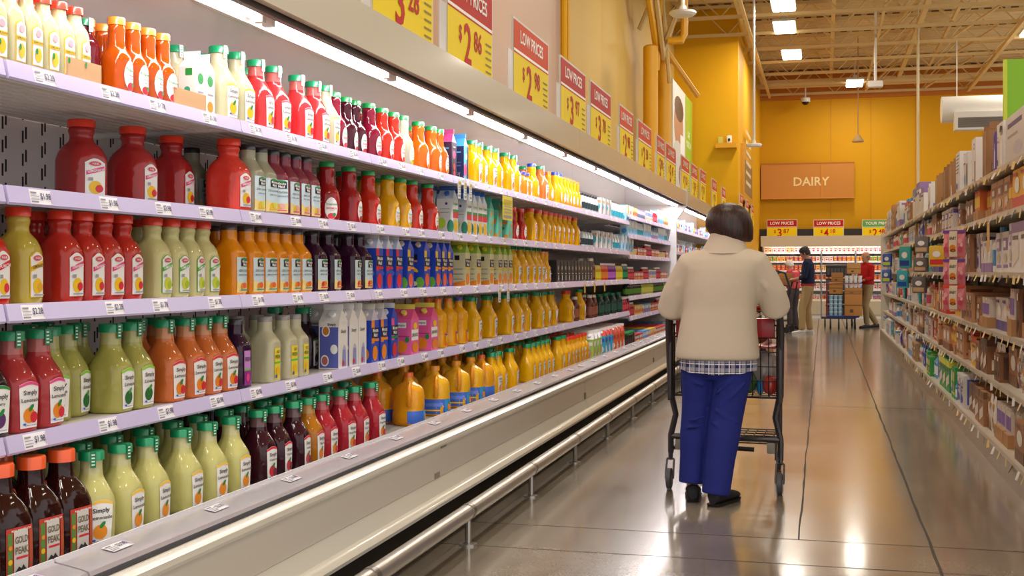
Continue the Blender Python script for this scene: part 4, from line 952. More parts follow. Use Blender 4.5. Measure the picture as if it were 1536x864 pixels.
shelf_run('second shelf', 1.436, W0, [
    ('h_bigshade', [122], {'deep': .18, 'backs': 0, 'rot0': -.35}), ('h_bigshade', [199], {'deep': .13, 'backs': 0}), ('h_bigshade', [257], {'deep': .15, 'backs': 0}), ('m_clear', [288], {'row': 2, 'deep': .25, 'backs': 0}), ('h_big', [316], {'backs': 0, 'rot0': -.05}),
    ('m_clear', [345, 358], {'backs': 1}), ('m_purple', [382, 412, 434, 455], {'backs': 1, 'rot0': -.6}), ('t_water', [490], {'rot0': -.8}), ('t_water', [523]), ('t_red', [552]), ('t_yellow', [581, 600]), ('t_red', [617, 641]),
    ('c_trop', [671, 692, 701, 709, 716], {'backs': 1}), ('c_teal', [727, 740, 756], {'backs': 1}), ('t_punch', [769, 781]), ('h_ojs', [795, 807, 816, 824, 831, 838, 845, 852, 861], {'backs': 1}),
    ('k_white', [872, 876, 880, 884]), ('p_bw', [890, 897, 904, 910]), ('k_teal', [916, 920, 924]), ('p_creme', [928, 933, 938, 943])], 1)
shelf_run('third shelf', 1.144, W0, [
    ('h_redcapred', [-20], {'backs': 1}), ('h_lem', [27], {'backs': 0}), ('h_red', [50], {'row': 1, 'deep': .11, 'backs': 0}), ('h_red', [90, 122, 145, 178], {'backs': 1}), ('h_lime', [228, 255, 276, 298], {'backs': 1}),
    ('m_mango', [343, 369, 389, 408, 426, 444], {'backs': 1}), ('m_grape', [468, 490, 521, 538], {'backs': 1}), ('c_punch', [556, 571, 586], {'backs': 1}), ('c_mango', [603, 628, 645, 655, 664], {'backs': 1}), ('c_cream', [690, 707, 727, 740, 748, 756], {'backs': 1}), ('s_oj', [768, 780, 790, 798, 804], {'backs': 1}), ('t_ojor', [812, 818]),
    ('p_black', [826, 877], {'backs': 1, 'fill': 1}), ('k_brown', [882, 886]), ('k_yell', [889, 897], {'backs': 2, 'fill': 1}), ('k_orange', [899, 908], {'backs': 2, 'fill': 1}), ('k_violet', [910, 920], {'backs': 2, 'fill': 1}), ('k_yell', [922, 930], {'backs': 2, 'fill': 1}), ('k_dkgreen', [932, 938], {'backs': 2, 'fill': 1})], 1)
shelf_run('fourth shelf', .819, W0, [
    ('s_dark', [-28], {'backs': 1}), ('s_rasp', [6, 27], {'backs': 0}), ('s_limeade', [54], {'backs': 0, 'deep': .05, 'rot0': -.5}), ('s_limeade', [98], {'backs': 1, 'deep': .07, 'rot0': .2}), ('s_limeade', [142, 174], {'backs': 2}), ('s_mango', [205], {'backs': 0, 'row': 1, 'deep': .13}), ('s_mango', [246, 278, 300, 321], {'backs': 1}),
    ('w_purple', [347], {'backs': 1}), ('w_cloudy', [397, 424, 441], {'backs': 1}), ('s_dark', [455], {'row': 1, 'deep': .12, 'backs': 1}), ('c_almond', [470], {'row': 1, 'deep': .12, 'backs': 0}), ('c_almond', [500, 516, 529], {'backs': 1}), ('c_peach', [549, 563], {'backs': 1}), ('c_melon', [579], {'backs': 1}),
    ('c_pink', [607, 637], {'backs': 0}), ('r_orange', [656, 672], {'backs': 1}), ('r_blue', [688], {'backs': 1}), ('s_oj', [707, 731, 757, 772, 784, 804, 814, 825], {'backs': 1}), ('h_oj', [849], {'backs': 1}), ('k_brown', [862]), ('s_oj', [868], {'backs': 0}),
    ('k_brown', [884, 890], {'backs': 1}), ('k_dgreen', [899, 908, 918, 927], {'backs': 1}), ('k_red', [931, 934, 937, 940], {'backs': 2})], 2)
WD = 1.935
shelf_run('bottom deck', DECK, WD, [
    ('tea', [-55, -15, 22, 72], {'backs': 2, 'rot': -.1}), ('s_lemonade', [137, 180, 221, 272, 311, 346], {'backs': 4, 'rot0': -.55}), ('s_grape', [387, 411, 440], {'backs': 4}), ('s_brown', [461], {'backs': 3}), ('s_red', [482, 510, 531, 556], {'backs': 4}),
    ('r_small', [583, 592], {'backs': 2}), ('gallon_o', [613], {'backs': 3}), ('gallon', [652, 684, 706], {'backs': 3}), ('gallon_o', [722], {'backs': 3}), ('s_oj', [737, 746, 764, 790, 798, 805, 812, 819, 835, 843], {'backs': 4}), ('h_ojs', [851, 856, 860, 865, 870, 875], {'backs': 4}),
    ('cg_green', [884, 889, 894], {'backs': 3}), ('cg_blue', [902, 907, 912], {'backs': 3}), ('cg_orange', [919, 924, 929], {'backs': 3}), ('k_jar', [936, 939, 942, 945], {'backs': 3}), ('p_red', [948, 951], {'backs': 2})], 4, xmax=2.5)
# hang tags and shelf talkers on the long case
def talker(px, z, h, w, col, label, name='shelf_talker', wx=1.935):
    y = Yw(px, wx)
    r = empty(name, (-wx + .012, y, z)); tag(r, label, 'hanging tag')
    MB().tube([(-.004, 0, .02), (.006, 0, .03), (.008, 0, 0)], .0015, CHR, n=5).obj('hook', r)
    b = MB().box(.006, .0075, -w / 2, w / 2, -h, 0, M(col, rough=.4))
    art(b, [('r', .1, .1, .9, .2, LGY), ('r', .1, .3, .9, .34, LGY), ('r', .1, .42, .9, .46, LGY), ('r', .1, .54, .9, .58, LGY), ('r', .1, .7, .9, .85, M('#c8b020'))], w, h, flat_map('+x', .0078, -h)); b.obj('card', r, smooth=0)
talker(757, 1.70, .15, .24, '#ecdc4c', 'yellow coupon pad hanging from the top shelf before teal cartons')
for i, px in enumerate((684, 693, 701)): talker(px, 1.735, .11, .05, '#e8ece8', 'white and green shelf tag hanging above the pineapple cartons, %s of three' % ORD[i])
for i, px in enumerate((745, 758)): talker(px, 1.13, .09, .05, '#e8e6e4', 'white curled shelf tag above the orange carafes, %s of two' % ORD[i])
for i, px in enumerate((874, 889, 904)): talker(px, 1.13, .08, .06, '#e8b81c', 'yellow shelf tag above the dark coffee bottles, %s of three' % ORD[i])

# six-shelf case beyond
small = ['p_red', 'p_yel', 'p_white', 'p_violet', 'p_blue', 'k_red', 'k_green', 'k_ygreen', 'p_creme', 'tub', 'k_teal']
pick = {'first': ['p_yel', 'p_violet', 'p_white', 'k_red', 'p_creme'], 'second': ['p_creme', 'k_teal', 'p_creme', 'p_blue'], 'third': ['tub', 'p_red', 'k_red', 'p_red'], 'fourth': ['k_red', 'p_red', 'k_red', 'p_white'], 'fifth': ['k_green', 'k_green', 'k_ygreen', 'k_ygreen'], 'sixth': ['k_red', 'p_yel', 'p_blue', 'p_red']}
for nm, z in LVB:
    y = 12.36; q = 0; lst = pick[nm]
    while y < 15.6:
        key = lst[q // 6 % len(lst)]; k = K[key]; y += k.half
        make(key, (-W0 + .048 - k.half, y, z + .001), 0, lab_for(k.desc, nm + ' short shelf by the end panel'), 'drinks on the %s short shelf' % nm, True); y += k.half + .012; q += 1
y = 12.36; q = 0
while y < 15.6:
    key = ['p_red', 'p_blue', 'p_yel', 'p_red'][q // 5 % 4]; k = K[key]; y += k.half
    for rr in range(4): make(key, (-WD + .05 - k.half - rr * .12, y, DECK + .001), 0, lab_for(k.desc, 'deck below the short shelves', rr), 'packs on the deck below the short shelves', True)
    y += k.half + .012; q += 1

# farther case: rows of dairy packs
for nm, z in (('top', 1.81), ('second', 1.5), ('third', 1.18), ('fourth', .84)):
    y = 16.0; q = 0
    while y < 31.6:
        key = random.choice(['p_yel', 'p_violet', 'p_white', 'p_blue', 'p_creme', 'p_red']); k = K[key]
        make(key, (-W0 + .04 - k.half, y, z + .001), 0, lab_for(k.desc, nm + ' shelf past the end panel'), 'packs in the farther case', True); y += .24; q += 1

# ================================================================== THE BACK WALL CASE
r = empty('dairy_case', (0, 32.6, 0)); tag(r, 'long open dairy case under the yellow back wall', 'display case')
XA, XB = -1.60, 6.0
cwh = M('#efeae2', rough=.35)
MB().ext([(.0, 0), (1.0, 0), (1.0, 2.1), (.75, 2.1), (.75, .45), (.0, .45)], XA, XB, cwh, 'x').obj('body', r, smooth=0)
MB().ext([(-.25, 1.885), (-.21, 1.885), (-.21, 2.06), (.8, 2.06), (.8, 2.13), (-.25, 2.16)], XA, XB, M('#d8c8ac', rough=.35), 'x').obj('canopy', r, smooth=0)
MB().ext([(-.05, .1), (0, .1), (0, .5), (-.08, .45)], XA, XB, M('#cfc3aa'), 'x').obj('front_panel', r, smooth=0)
DZ = [1.735, 1.50, 1.255, 1.01, .76, .48]
xx = XA + .1
while xx < XB - .2:
    MB().tube([(xx, -.15, 1.97), (xx + 1.1, -.15, 1.97)], .014, TUBE, n=8).obj('lamp_tube', r)
    l = bpy.data.lights.new('canopy_light', 'AREA'); l.shape = 'RECTANGLE'; l.size = 1.1; l.size_y = .05; l.energy = 1.6; l.color = (1, .96, .92)
    lo = bpy.data.objects.new('canopy_light', l); COL.objects.link(lo); lo.parent = r; lo.location = (xx + .55, -.15, 1.95); lo.rotation_euler = (radians(32), 0, 0)
    xx += 1.22
for z in DZ[:-1]:
    so = MB().box(XA, XB, .14, .75, z - .02, z, cwh).obj('shelf', r, smooth=0); MB().box(XA, XB, .125, .14, z - .045, z + .005, M('#ece8ee', rough=.3)).obj('price_rail', so, smooth=0)
ROWS = [['#e8d89c', '#f0ece0', '#d8b45c', '#c8b8e0', '#e8e8ec'], ['#b84a5a', '#5a5a9c', '#e8c04c', '#8cc04c', '#d87a3c', '#e8e0d0'], ['#e8e4e0', '#e0d4c8', '#d84a50', '#e06a4c', '#e8c86c'], ['#e8e0dc', '#c04a4c', '#a8c8d8', '#e8d8b0'], ['#d8d0c8', '#b89a5c', '#e8e4e0'], ['#d8d0c8', '#b84a4c', '#8c8cb8']]
DN = ['topmost', 'second', 'third', 'fourth', 'fifth', 'lowest']
CN = {'#e8d89c': 'butter yellow', '#f0ece0': 'white', '#d8b45c': 'gold', '#c8b8e0': 'lilac', '#e8e8ec': 'cool white', '#b84a5a': 'maroon', '#5a5a9c': 'indigo', '#e8c04c': 'yellow', '#8cc04c': 'green', '#d87a3c': 'orange', '#e8e0d0': 'cream', '#e8e4e0': 'off white', '#e0d4c8': 'beige', '#d84a50': 'red', '#e06a4c': 'coral', '#e8c86c': 'straw yellow', '#e8e0dc': 'pinkish white', '#c04a4c': 'brick red', '#a8c8d8': 'pale blue', '#e8d8b0': 'sand', '#d8d0c8': 'grey white', '#b89a5c': 'tan', '#b84a4c': 'dark red', '#8c8cb8': 'slate blue'}
_dm = {}
def dpk(c, h):
    if (c, h) in _dm: return _dm[(c, h)]
    mb = MB().box(-.048, .048, -.05, .05, 0, h * .9, M(c, rough=.4)).box(-.05, .05, -.052, .052, h * .9, h, M('#ece8e0', rough=.4))
    a = [M('#d83a3c'), M('#3a5ab0'), M('#e8a81c'), M('#3c8a4c')][hash(c) % 1 + (int(c[1:3], 16) + int(c[3:5], 16)) % 4]
    art(mb, [('e', .5, .3, .28, .16, a), ('r', .15, .6, .85, .74, a)], .096, h, flat_map('-y', .0505, 0, .001))
    _dm[(c, h)] = mb.mesh('dairy_tub', 0); return _dm[(c, h)]
for i, z in enumerate(DZ):
    x = XA + .12; c = None; left = 0; h = (.15, .13, .15, .14, .16, .14)[i]
    while x < 4.2:
        if left <= 0: c = random.choice(ROWS[i]); left = random.randint(2, 6)
        left -= 1
        for st in ((0, 1) if i in (1, 4) and h < .1 else (0,)):
            o = bpy.data.objects.new('dairy_tub', dpk(c, h)); COL.objects.link(o); o.location = (x, 32.6 + .21, z + .001)
            tag(o, lab_for('small %s dairy pack' % CN[c], DN[i] + ' shelf of the back wall case'), 'dairy pack', 'dairy packs on the back wall case')
        x += .112

# ================================================================== THE GROCERY SHELVES OPPOSITE
GX = 1.10
GL = [(.15, GX - .05), (.50, GX), (.83, GX), (1.22, GX), (1.60, GX), (1.89, GX)]
gm = M('#cfc6b4', rough=.4); upr = M('#b8ae9c', rough=.4); kick = M('#8a7c66', rough=.3)
tg = MB().box(-.002, 0, -.014, .014, -.05, 0, M('#e8cf8c', rough=.5)); tgm = tg.mesh('price_tag', 0)
tg2 = MB().box(-.002, 0, -.014, .014, -.05, 0, M('#e8e4dc', rough=.5)); tgm2 = tg2.mesh('price_tag', 0)
NU = ['first', 'second', 'third', 'fourth', 'fifth', 'sixth', 'seventh', 'eighth', 'ninth', 'tenth', 'eleventh', 'twelfth', 'thirteenth', 'fourteenth', 'fifteenth', 'sixteenth']
for u in range(15):
    y0 = 5.3 + 1.22 * u; y1 = y0 + 1.218
    r = empty('grocery_shelf_unit', (0, y0, 0)); tag(r, 'cream grocery shelving bay opposite the cases, %s from the near end' % NU[u], 'shelving', 'grocery shelving bays opposite the cases')
    MB().box(GX - .065, GX - .05, 0, 1.218, 0, .13, kick).box(GX - .05, GX + .6, 0, 1.218, .11, .135, gm).obj('kick_plate', r, smooth=0)
    MB().box(GX + .56, GX + .6, 0, 1.218, .13, 1.92 + .0, upr).obj('back_panel', r, smooth=0)
    MB().box(GX + .52, GX + .56, 0, .03, .13, 1.92, gm).obj('upright', r, smooth=0)
    for li, (z, x) in enumerate(GL):
        so = MB().box(x, GX + .56, .004, 1.214, z - .025, z, gm).obj('shelf', r, smooth=0)
        MB().box(x - .012, x, .004, 1.214, z - .03, z + .004, M('#c4b8a4', rough=.35)).obj('price_rail', so, smooth=0)
        if u < 10:
            for k in range(5):
                o = bpy.data.objects.new('price_tag', tgm if (k + li + u) % 3 else tgm2); COL.objects.link(o); o.parent = so; o.location = (x - .014, .1 + k * .24 + random.uniform(-.08, .08), z - .01 + random.uniform(-.008, 0)); o.rotation_euler = (random.uniform(-.2, .2), random.uniform(0, .5), random.uniform(-.5, .5))
# products
def gbox(c, acc, kind=0, var=0):
    key = ('g', c, acc, kind, var if kind == 0 else 0)
    if key in _dm: return _dm[key]
    mb = MB(); a = M(acc, rough=.45); m = M(c, rough=.5)
    if kind == 0:      # carton box, unit size 1 x 1 x 1 on front -x
        mb.box(0, 1, -.5, .5, 0, 1, m)
        for s, o in (('-x', 0), ('-y', .5)):
            E = [[('r', .1, .12, .9, .2, a), ('r', .12, .55, .88, .85, a), ('r', .2, .62, .6, .78, M('#efe8de')), ('e', .5, .36, .26, .12, M('#d8c8a8'))],
                 [('r', 0, .0, 1, .3, a), ('e', .6, .6, .3, .2, M('#efe8de')), ('r', .1, .84, .6, .92, a)],
                 [('r', 0, .8, 1, 1, a), ('p', [(.1, .1), (.9, .3), (.9, .6), (.1, .4)], M('#e8dccb')), ('r', .15, .66, .8, .74, M('#6a6058'))],
                 [('r', .08, .1, .35, .9, a), ('r', .45, .6, .9, .66, M('#6a6058')), ('r', .45, .5, .85, .54, M('#6a6058')), ('e', .68, .28, .18, .14, a), ('r', .45, .76, .92, .9, M('#efe8de'))]][var]
            art(mb, E, 1, 1, flat_map(s, o, 0, .004, c=0 if s == '-x' else .5))
        name = 'grocery_box'
    elif kind == 1:    # pillow pouch
        rings = []
        for z, t in ((0, .03), (.05, .06), (.3, .42), (.6, .46), (.9, .12), (.97, .02), (1, .02)):
            rings.append([(.25 + t * .5 * cos(q * pi / 6), .5 * sin(q * pi / 6), z) for q in range(12)])
        mb.loft(rings, m); art(mb, [('e', .5, .3, .3, .16, a), ('r', .15, .6, .85, .8, a)], .9, 1, lambda x, y, l: (.02 - .012 * l + abs(y - .45) * .3, -x, y))
        name = 'snack_pouch'
    elif kind == 2:    # bottle
        mb.rev([(0, .42, 3), (.02, .47, 4), (.6, .47, 4), (.75, .36, 3), (.85, .17, 2), (.88, .16, 2)], m, n=12, c=(.47, 0, 0)); mb.rev([(.88, .2), (1, .19)], a, n=10, c=(.47, 0, 0))
        mb.rev([(.15, .48, 4), (.5, .48, 4)], a, n=12, c=(.47, 0, 0), cap=False)
        name = 'household_bottle'
    else:              # display tray of small packs
        mb.box(0, 1, -.5, .5, 0, .35, M('#b98a5a', rough=.7))
        for q in range(4): mb.box(.05, .95, -.48 + q * .245, -.26 + q * .245, .02, 1 if q % 2 else .93, m); mb.box(.04, .05, -.45 + q * .245, -.29 + q * .245, .45, .8, a)
        name = 'tray_of_packs'
    _dm[key] = (mb.mesh(name, 35), name); return _dm[key]
# palettes by depth zone: (y limit, list of (colour, accent, kind, colour word))
P_wh = [('#e4dccf', '#7a86a8', 0, 'off white box with blue print'), ('#ded2c4', '#b8564c', 0, 'pale box with red print'), ('#b98658', '#6a4a30', 0, 'brown cardboard case'), ('#e8e4de', '#9a7ab0', 0, 'white box with violet print'), ('#e0dad2', '#4a8ab8', 2, 'white bottle with blue band')]
P_warm = [('#e8b020', '#c8342c', 0, 'yellow box with red print'), ('#d8702c', '#f0c83c', 3, 'orange packs in a tray'), ('#e8b83c', '#c84a2c', 1, 'yellow pouch with red print'), ('#cf3a2c', '#f0d8a8', 0, 'red box with pale print'), ('#c89468', '#8a5a34', 0, 'open cardboard box')]
P_blue = [('#2c4cb0', '#e8e4e8', 0, 'blue box with white print'), ('#3c6ad0', '#f0d43c', 1, 'blue pouch with yellow print'), ('#e0dcd8', '#3c5ab8', 0, 'white box with navy print'), ('#4a9ac8', '#f0f0f0', 2, 'light blue bottle with white cap'), ('#3ca04c', '#e8e03c', 0, 'green box with yellow print')]
P_pap = [('#d8c8b8', '#8a6ab0', 3, 'lilac printed packs in a tray'), ('#a8764c', '#7a5230', 0, 'plain brown cardboard box'), ('#ddd4cc', '#5c4a8c', 0, 'grey white box with purple print'), ('#e6ddd0', '#c88a3c', 1, 'cream pouch with tan print'), ('#8a5c3a', '#5c3a24', 0, 'dark brown cardboard box')]
P_mix = [('#e8e4e2', '#d86a8a', 1, 'white pouch with pink print'), ('#2ca0a0', '#f0f4f0', 1, 'teal pouch with white print'), ('#e8dfd4', '#6a9ac8', 0, 'white box with sky blue print'), ('#2c3c9c', '#e8e8f0', 1, 'navy pouch with white print'), ('#dcc8b8', '#c84a5a', 2, 'pale bottle with red band'), ('#b88a5c', '#8a5c34', 0, 'tan cardboard case')]
zones = {0: (P_pap, P_blue, P_mix), 1: (P_pap, P_warm, P_wh), 2: (P_pap, P_warm, P_mix), 3: (P_wh, P_pap, P_mix), 4: (P_warm, P_pap, P_mix), 5: (P_wh, P_wh, P_wh)}
SHN = ['base shelf', 'second shelf up', 'third shelf up', 'fourth shelf up', 'fifth shelf up', 'top shelf']
HH = [(.16, .28), (.16, .26), (.18, .30), (.18, .32), (.14, .24), (.22, .42)]
rg = random.Random(11)
for li, (z, x) in enumerate(GL):
    y = 5.9; cur = None; left = 0
    while y < 23.3:
        if li == 5 and 7.3 < y < 14.6: y = 14.62
        pal = zones[li][0 if y < 9.5 else (1 if y < 13.5 else 2)]
        if left <= 0:
            cur = rg.choice(pal); left = rg.choice((1, 1, 2, 2, 3)); w = rg.uniform(.10, .20) if cur[2] != 0 or rg.random() < .5 else rg.uniform(.2, .34); h = HH[li][0] + (HH[li][1] - HH[li][0]) * rg.random() ** .5; d = rg.uniform(.2, .4); dx = rg.uniform(.01, .07); vv = rg.randint(0, 3)
            if li == 5 and cur[2] == 0: w = rg.uniform(.2, .38); h = rg.uniform(.24, .46)
        left -= 1
        me, nm = gbox(*cur[:3], var=vv)
        o = bpy.data.objects.new(nm, me); COL.objects.link(o); dd = min(d, w) if cur[2] == 2 else (.1 if cur[2] == 1 else d)
        o.scale = (dd, w, h); o.location = (x + dx, y + w / 2, z + .001); o.rotation_euler = (0, 0, rg.uniform(-.012, .012))
        cats = {'grocery_box': 'box', 'snack_pouch': 'pouch', 'household_bottle': 'bottle', 'tray_of_packs': 'tray'}
        tag(o, lab_for(cur[3], SHN[li] + ' opposite the cases'), cats[nm], 'goods on the grocery shelves opposite')
        y += w + .012 + (.03 if rg.random() < .12 else 0)
# a few landmark goods on top and near
def onshelf(px, x, z, w, d, h, main, els, name, cat, label):
    y = 0
    t = (px - VX); dd = F * x / (cos(TH) * t); y = (dd + x * sin(TH)) / cos(TH)
    return y
# clip strip with three pink snack packs
def gY(px, x=GX - .06):
    d = F * x / (cos(TH) * (px - VX)); return (d + x * sin(TH)) / cos(TH)
def gZ(px, py, x=GX - .06):
    Y = gY(px, x); _, d = XY(px, Y); return CH - (py - HZ) * d / F
ys = gY(1440)
for i, (py0, py1, edge) in enumerate(((345, 386, '#6a3ca0'), (388, 427, '#6a3ca0'), (427, 465, '#e0442c'))):
    z0, z1 = gZ(1440, py1), gZ(1440, py0); hh = z1 - z0; W = .145 * 1.25
    r = empty('snack_pouch', (GX - .10, ys, z0)); tag(r, 'pink baby snack pouch on the clip strip, %s of the three' % ('uppermost', 'middle', 'lowest')[i], 'pouch', 'pink snack pouches on a clip strip')
    rings = [[(t * cos(q * pi / 6) * .5, W / 2 * wv * sin(q * pi / 6), zz * hh) for q in range(12)] for zz, t, wv in ((0, .01, .97), (.05, .03, 1), (.4, .07, .98), (.75, .045, .98), (.96, .012, 1), (1, .008, 1))]
    MB().loft(rings, M('#e8808c', rough=.25, coat=.4)).xf(Matrix.Rotation(radians(58), 4, 'Z')).obj('bag', r)
    l = MB()
    art(l, [('r', 0, .88, 1, .99, M(edge)), ('r', .32, .02, .68, .96, M('#e8dcc4')), ('e', .5, .34, .14, .12, LO), ('e', .5, .25, .14, .06, M('#8a4a20')), ('t', 'BABY', .5, .7, .12, M('#4a3020'), .3), ('e', .17, .3, .1, .1, M('#d84a6a')), ('e', .17, .6, .1, .1, M('#f0a0a8')), ('e', .83, .3, .1, .1, M('#d84a6a')), ('e', .83, .6, .1, .1, M('#f0a0a8')), ('e', .9, .45, .06, .08, M('#f6b8bc')), ('e', .1, .45, .06, .08, M('#f6b8bc'))], W, hh,
        lambda x, y, k: (-.0365 - .0006 * k + abs(y / hh - .45) * .03 + abs(x) * .10, -x, y), (5, 5))
    l.xf(Matrix.Rotation(radians(58), 4, 'Z')).obj('print', r, smooth=0)
zt = gZ(1440, 340)
tag(MB().box(GX - .052, GX - .050, ys - .012, ys + .012, zt - .75, zt + .02, M('#e8e0cc')).tube([(GX - .012, ys, zt + .01), (GX - .05, ys, zt + .02)], .003, CHR, n=5).obj('clip_strip', smooth=0), 'pale plastic clip strip holding the pink snack pouches', 'clip strip')
# other hanging goods along the shelf front: grey utensil cards, teal and yellow bags
for i, (px, py0, py1, c, acc, lb) in enumerate(((1362, 366, 402, '#2ca8a4', '#1c3c9c', 'teal hanging bag in front of the grocery shelves, upper one'), (1358, 402, 432, '#38b0c0', '#1c4cb0', 'teal and blue hanging bag below the upper teal one'), (1412, 365, 400, '#e8c02c', '#d8342c', 'yellow and red hanging pouch beside the pink pouches'),
        (1388, 352, 380, '#6a6460', '#caa87c', 'grey utensil card hanging near the teal bag, topmost'), (1386, 384, 408, '#6a6460', '#caa87c', 'grey utensil card hanging in the middle of three'), (1384, 412, 440, '#6a6460', '#caa87c', 'grey utensil card hanging lowest of three'),
        (1334, 378, 400, '#2c50b0', '#c8d43c', 'small blue hanging card at the far shelves, topmost'), (1333, 402, 424, '#3c6ac0', '#c8d43c', 'small blue hanging card at the far shelves, lowest'))):
    y = gY(px); z0, z1 = gZ(px, py1), gZ(px, py0); hh = z1 - z0; W = .17
    r = empty('hanging_bag', (GX - .09, y, z0)); tag(r, lb, 'hanging pack')
    b = MB().box(-.02, .02, -W / 2, W / 2, 0, hh * .9, M(c, rough=.35, coat=.2), bev=.015); b.xf(Matrix.Rotation(radians(50), 4, 'Z')).obj('pack', r)
    l = art(MB(), [('r', .1, .1, .9, .35, M(acc)), ('e', .5, .6, .25, .15, LW)], W, hh * .9, flat_map('-x', .021, 0)); l.xf(Matrix.Rotation(radians(50), 4, 'Z')).obj('print', r, smooth=0)
    MB().tube([(.09, 0, hh * .97), (0, 0, hh * .97), (0, 0, hh * .9)], .003, CHR, n=5).obj('hook', r)
for i, (px, py, ln) in enumerate(((1475, 340, 30),)):
    y = gY(px); z = gZ(px, py)
    tag(MB().box(GX - .03, GX - .028, y - .06, y + .06, z - .17, z + .03, M('#d9a81c', rough=.4)).obj('shelf_flag', smooth=0), 'plain yellow flag hanging from the fifth shelf rail', 'shelf flag')
# spray bottle box, tall white boxes on top of the near shelves
TB = [(7.35, 8.15, .30, .30, '#dcd8d2', '#6a5a8c', 'big white box of folded liners nearest on the top shelf'), (8.25, 8.55, .36, .31, '#e4e0dc', '#3a3438', 'tall white carton with a spray bottle printed on it'),
      (8.62, 8.75, .10, .28, '#6a4aa0', '#d8d0e0', 'thin violet box wedged beside the spray bottle carton'), (9.0, 9.3, .22, .34, '#9a6c40', '#7a5230', 'tall brown cardboard case between two white cartons'), (9.7, 9.95, .30, .36, '#e6e2de', '#7a3a6a', 'tall white carton with a small round logo on top shelf'),
      (10.2, 10.5, .34, .30, '#dedad6', '#4a4850', 'white carton with a large barcode block on top shelf'), (10.8, 11.1, .32, .36, '#e2dfdc', '#3a4a8c', 'white carton with lines of small dark print on top shelf'), (11.4, 11.7, .34, .30, '#a8794c', '#86592f', 'open brown cardboard case holding a white bottle'),
      (12.0, 12.3, .36, .30, '#96683c', '#6e4824', 'brown cardboard case standing behind the open one'), (12.8, 13.1, .34, .28, '#b08250', '#86592f', 'light brown case farther along the top shelf'), (13.7, 14.0, .30, .26, '#e4e0dc', '#8a7ab8', 'pale carton after the light brown case on top shelf')]
for y0, y1, dp, h, c, acc, lb in TB:
    r = empty('shipping_carton', (GX + .02, (y0 + y1) / 2, 1.891)); tag(r, lb, 'box'); L = (y1 - y0) / 2
    b = MB().box(0, dp, -L, L, 0, h, M(c, rough=.55), bev=.004)
    if 'brown' in lb:
        for s in (-1, 1): b.box(.01, dp - .01, s * L - .002, s * L + .002, h, h + .05, M(c, rough=.6))
    b.obj('carton', r)
    A = M(acc, rough=.5)
    if 'spray' in lb: E = [('p', [(.5, .12), (.8, .12), (.82, .5), (.7, .62), (.7, .74), (.62, .74), (.62, .62), (.5, .5)], M('#f6f4f2')), ('p', [(.44, .8), (.84, .84), (.84, .9), (.5, .94), (.42, .88)], M('#1c1a1e')), ('r', .60, .72, .72, .82, M('#1c1a1e')), ('p', [(.78, .84), (.84, .7), (.88, .84)], M('#1c1a1e')), ('r', .08, .12, .2, .24, A), ('r', .1, .6, .34, .64, LGY), ('r', .1, .7, .3, .72, LGY)]
    elif 'brown' in lb: E = [('r', .46, 0, .54, 1, M('#c8a878')), ('r', .1, .1, .35, .3, A), ('e', .75, .3, .1, .1, A)] + ([('p', [(.6, .02), (.9, .02), (.88, .3), (.78, .42), (.62, .3)], M('#e8e6e4'))] if 'bottle' in lb else [])
    elif 'barcode' in lb: E = [('r', .55, .1, .9, .7, M('#b8b4b0'))] + [('r', .58 + .05 * q, .14, .60 + .05 * q, .66, A) for q in range(6)] + [('r', .08, .7, .5, .74, A), ('e', .25, .3, .14, .14, M('#8ab0d8'))]
    elif 'lines' in lb: E = [('r', .1, .9 - .08 * q, .9 - .1 * (q % 3), .93 - .08 * q, M('#7a7880')) for q in range(6)] + [('e', .3, .2, .2, .08, A)]
    elif 'logo' in lb: E = [('e', .6, .82, .16, .07, A), ('e', .6, .82, .11, .045, M('#e6e2de')), ('r', .1, .1, .5, .14, LGY), ('r', .7, .05, .95, .5, M('#a8784c'))]
    else: E = [('r', .1, .75, .8, .85, A), ('r', .1, .55, .6, .6, LGY), ('e', .6, .28, .2, .14, M('#c8c4d0'))]
    q = art(MB(), E, dp, h, flat_map('-y', L, 0, c=dp / 2)); art(q, E, 2 * L, h, flat_map('-x', 0, 0)); q.obj('print', r, smooth=0)
def topbox(px0, px1, py1, label, c, acc, depth=.35, els=None, name='grocery_box', xo=.03):
    y1, y0 = gY(px0, GX + xo), gY(px1, GX + xo); z1 = gZ((px0 + px1) / 2, py1, GX + xo)
    h = max(.1, z1 - 1.89 - .002)
    r = empty(name, (GX + xo, (y0 + y1) / 2, 1.89)); tag(r, label, 'box')
    return r, y1 - y0, h
# end of the row
tag(MB().box(GX - .05, GX + .6, 23.62, 23.66, 0, 1.95, M('#e0d8cc', rough=.4)).obj('end_panel', smooth=0), 'cream end panel closing the far end of the grocery shelves', 'end panel')
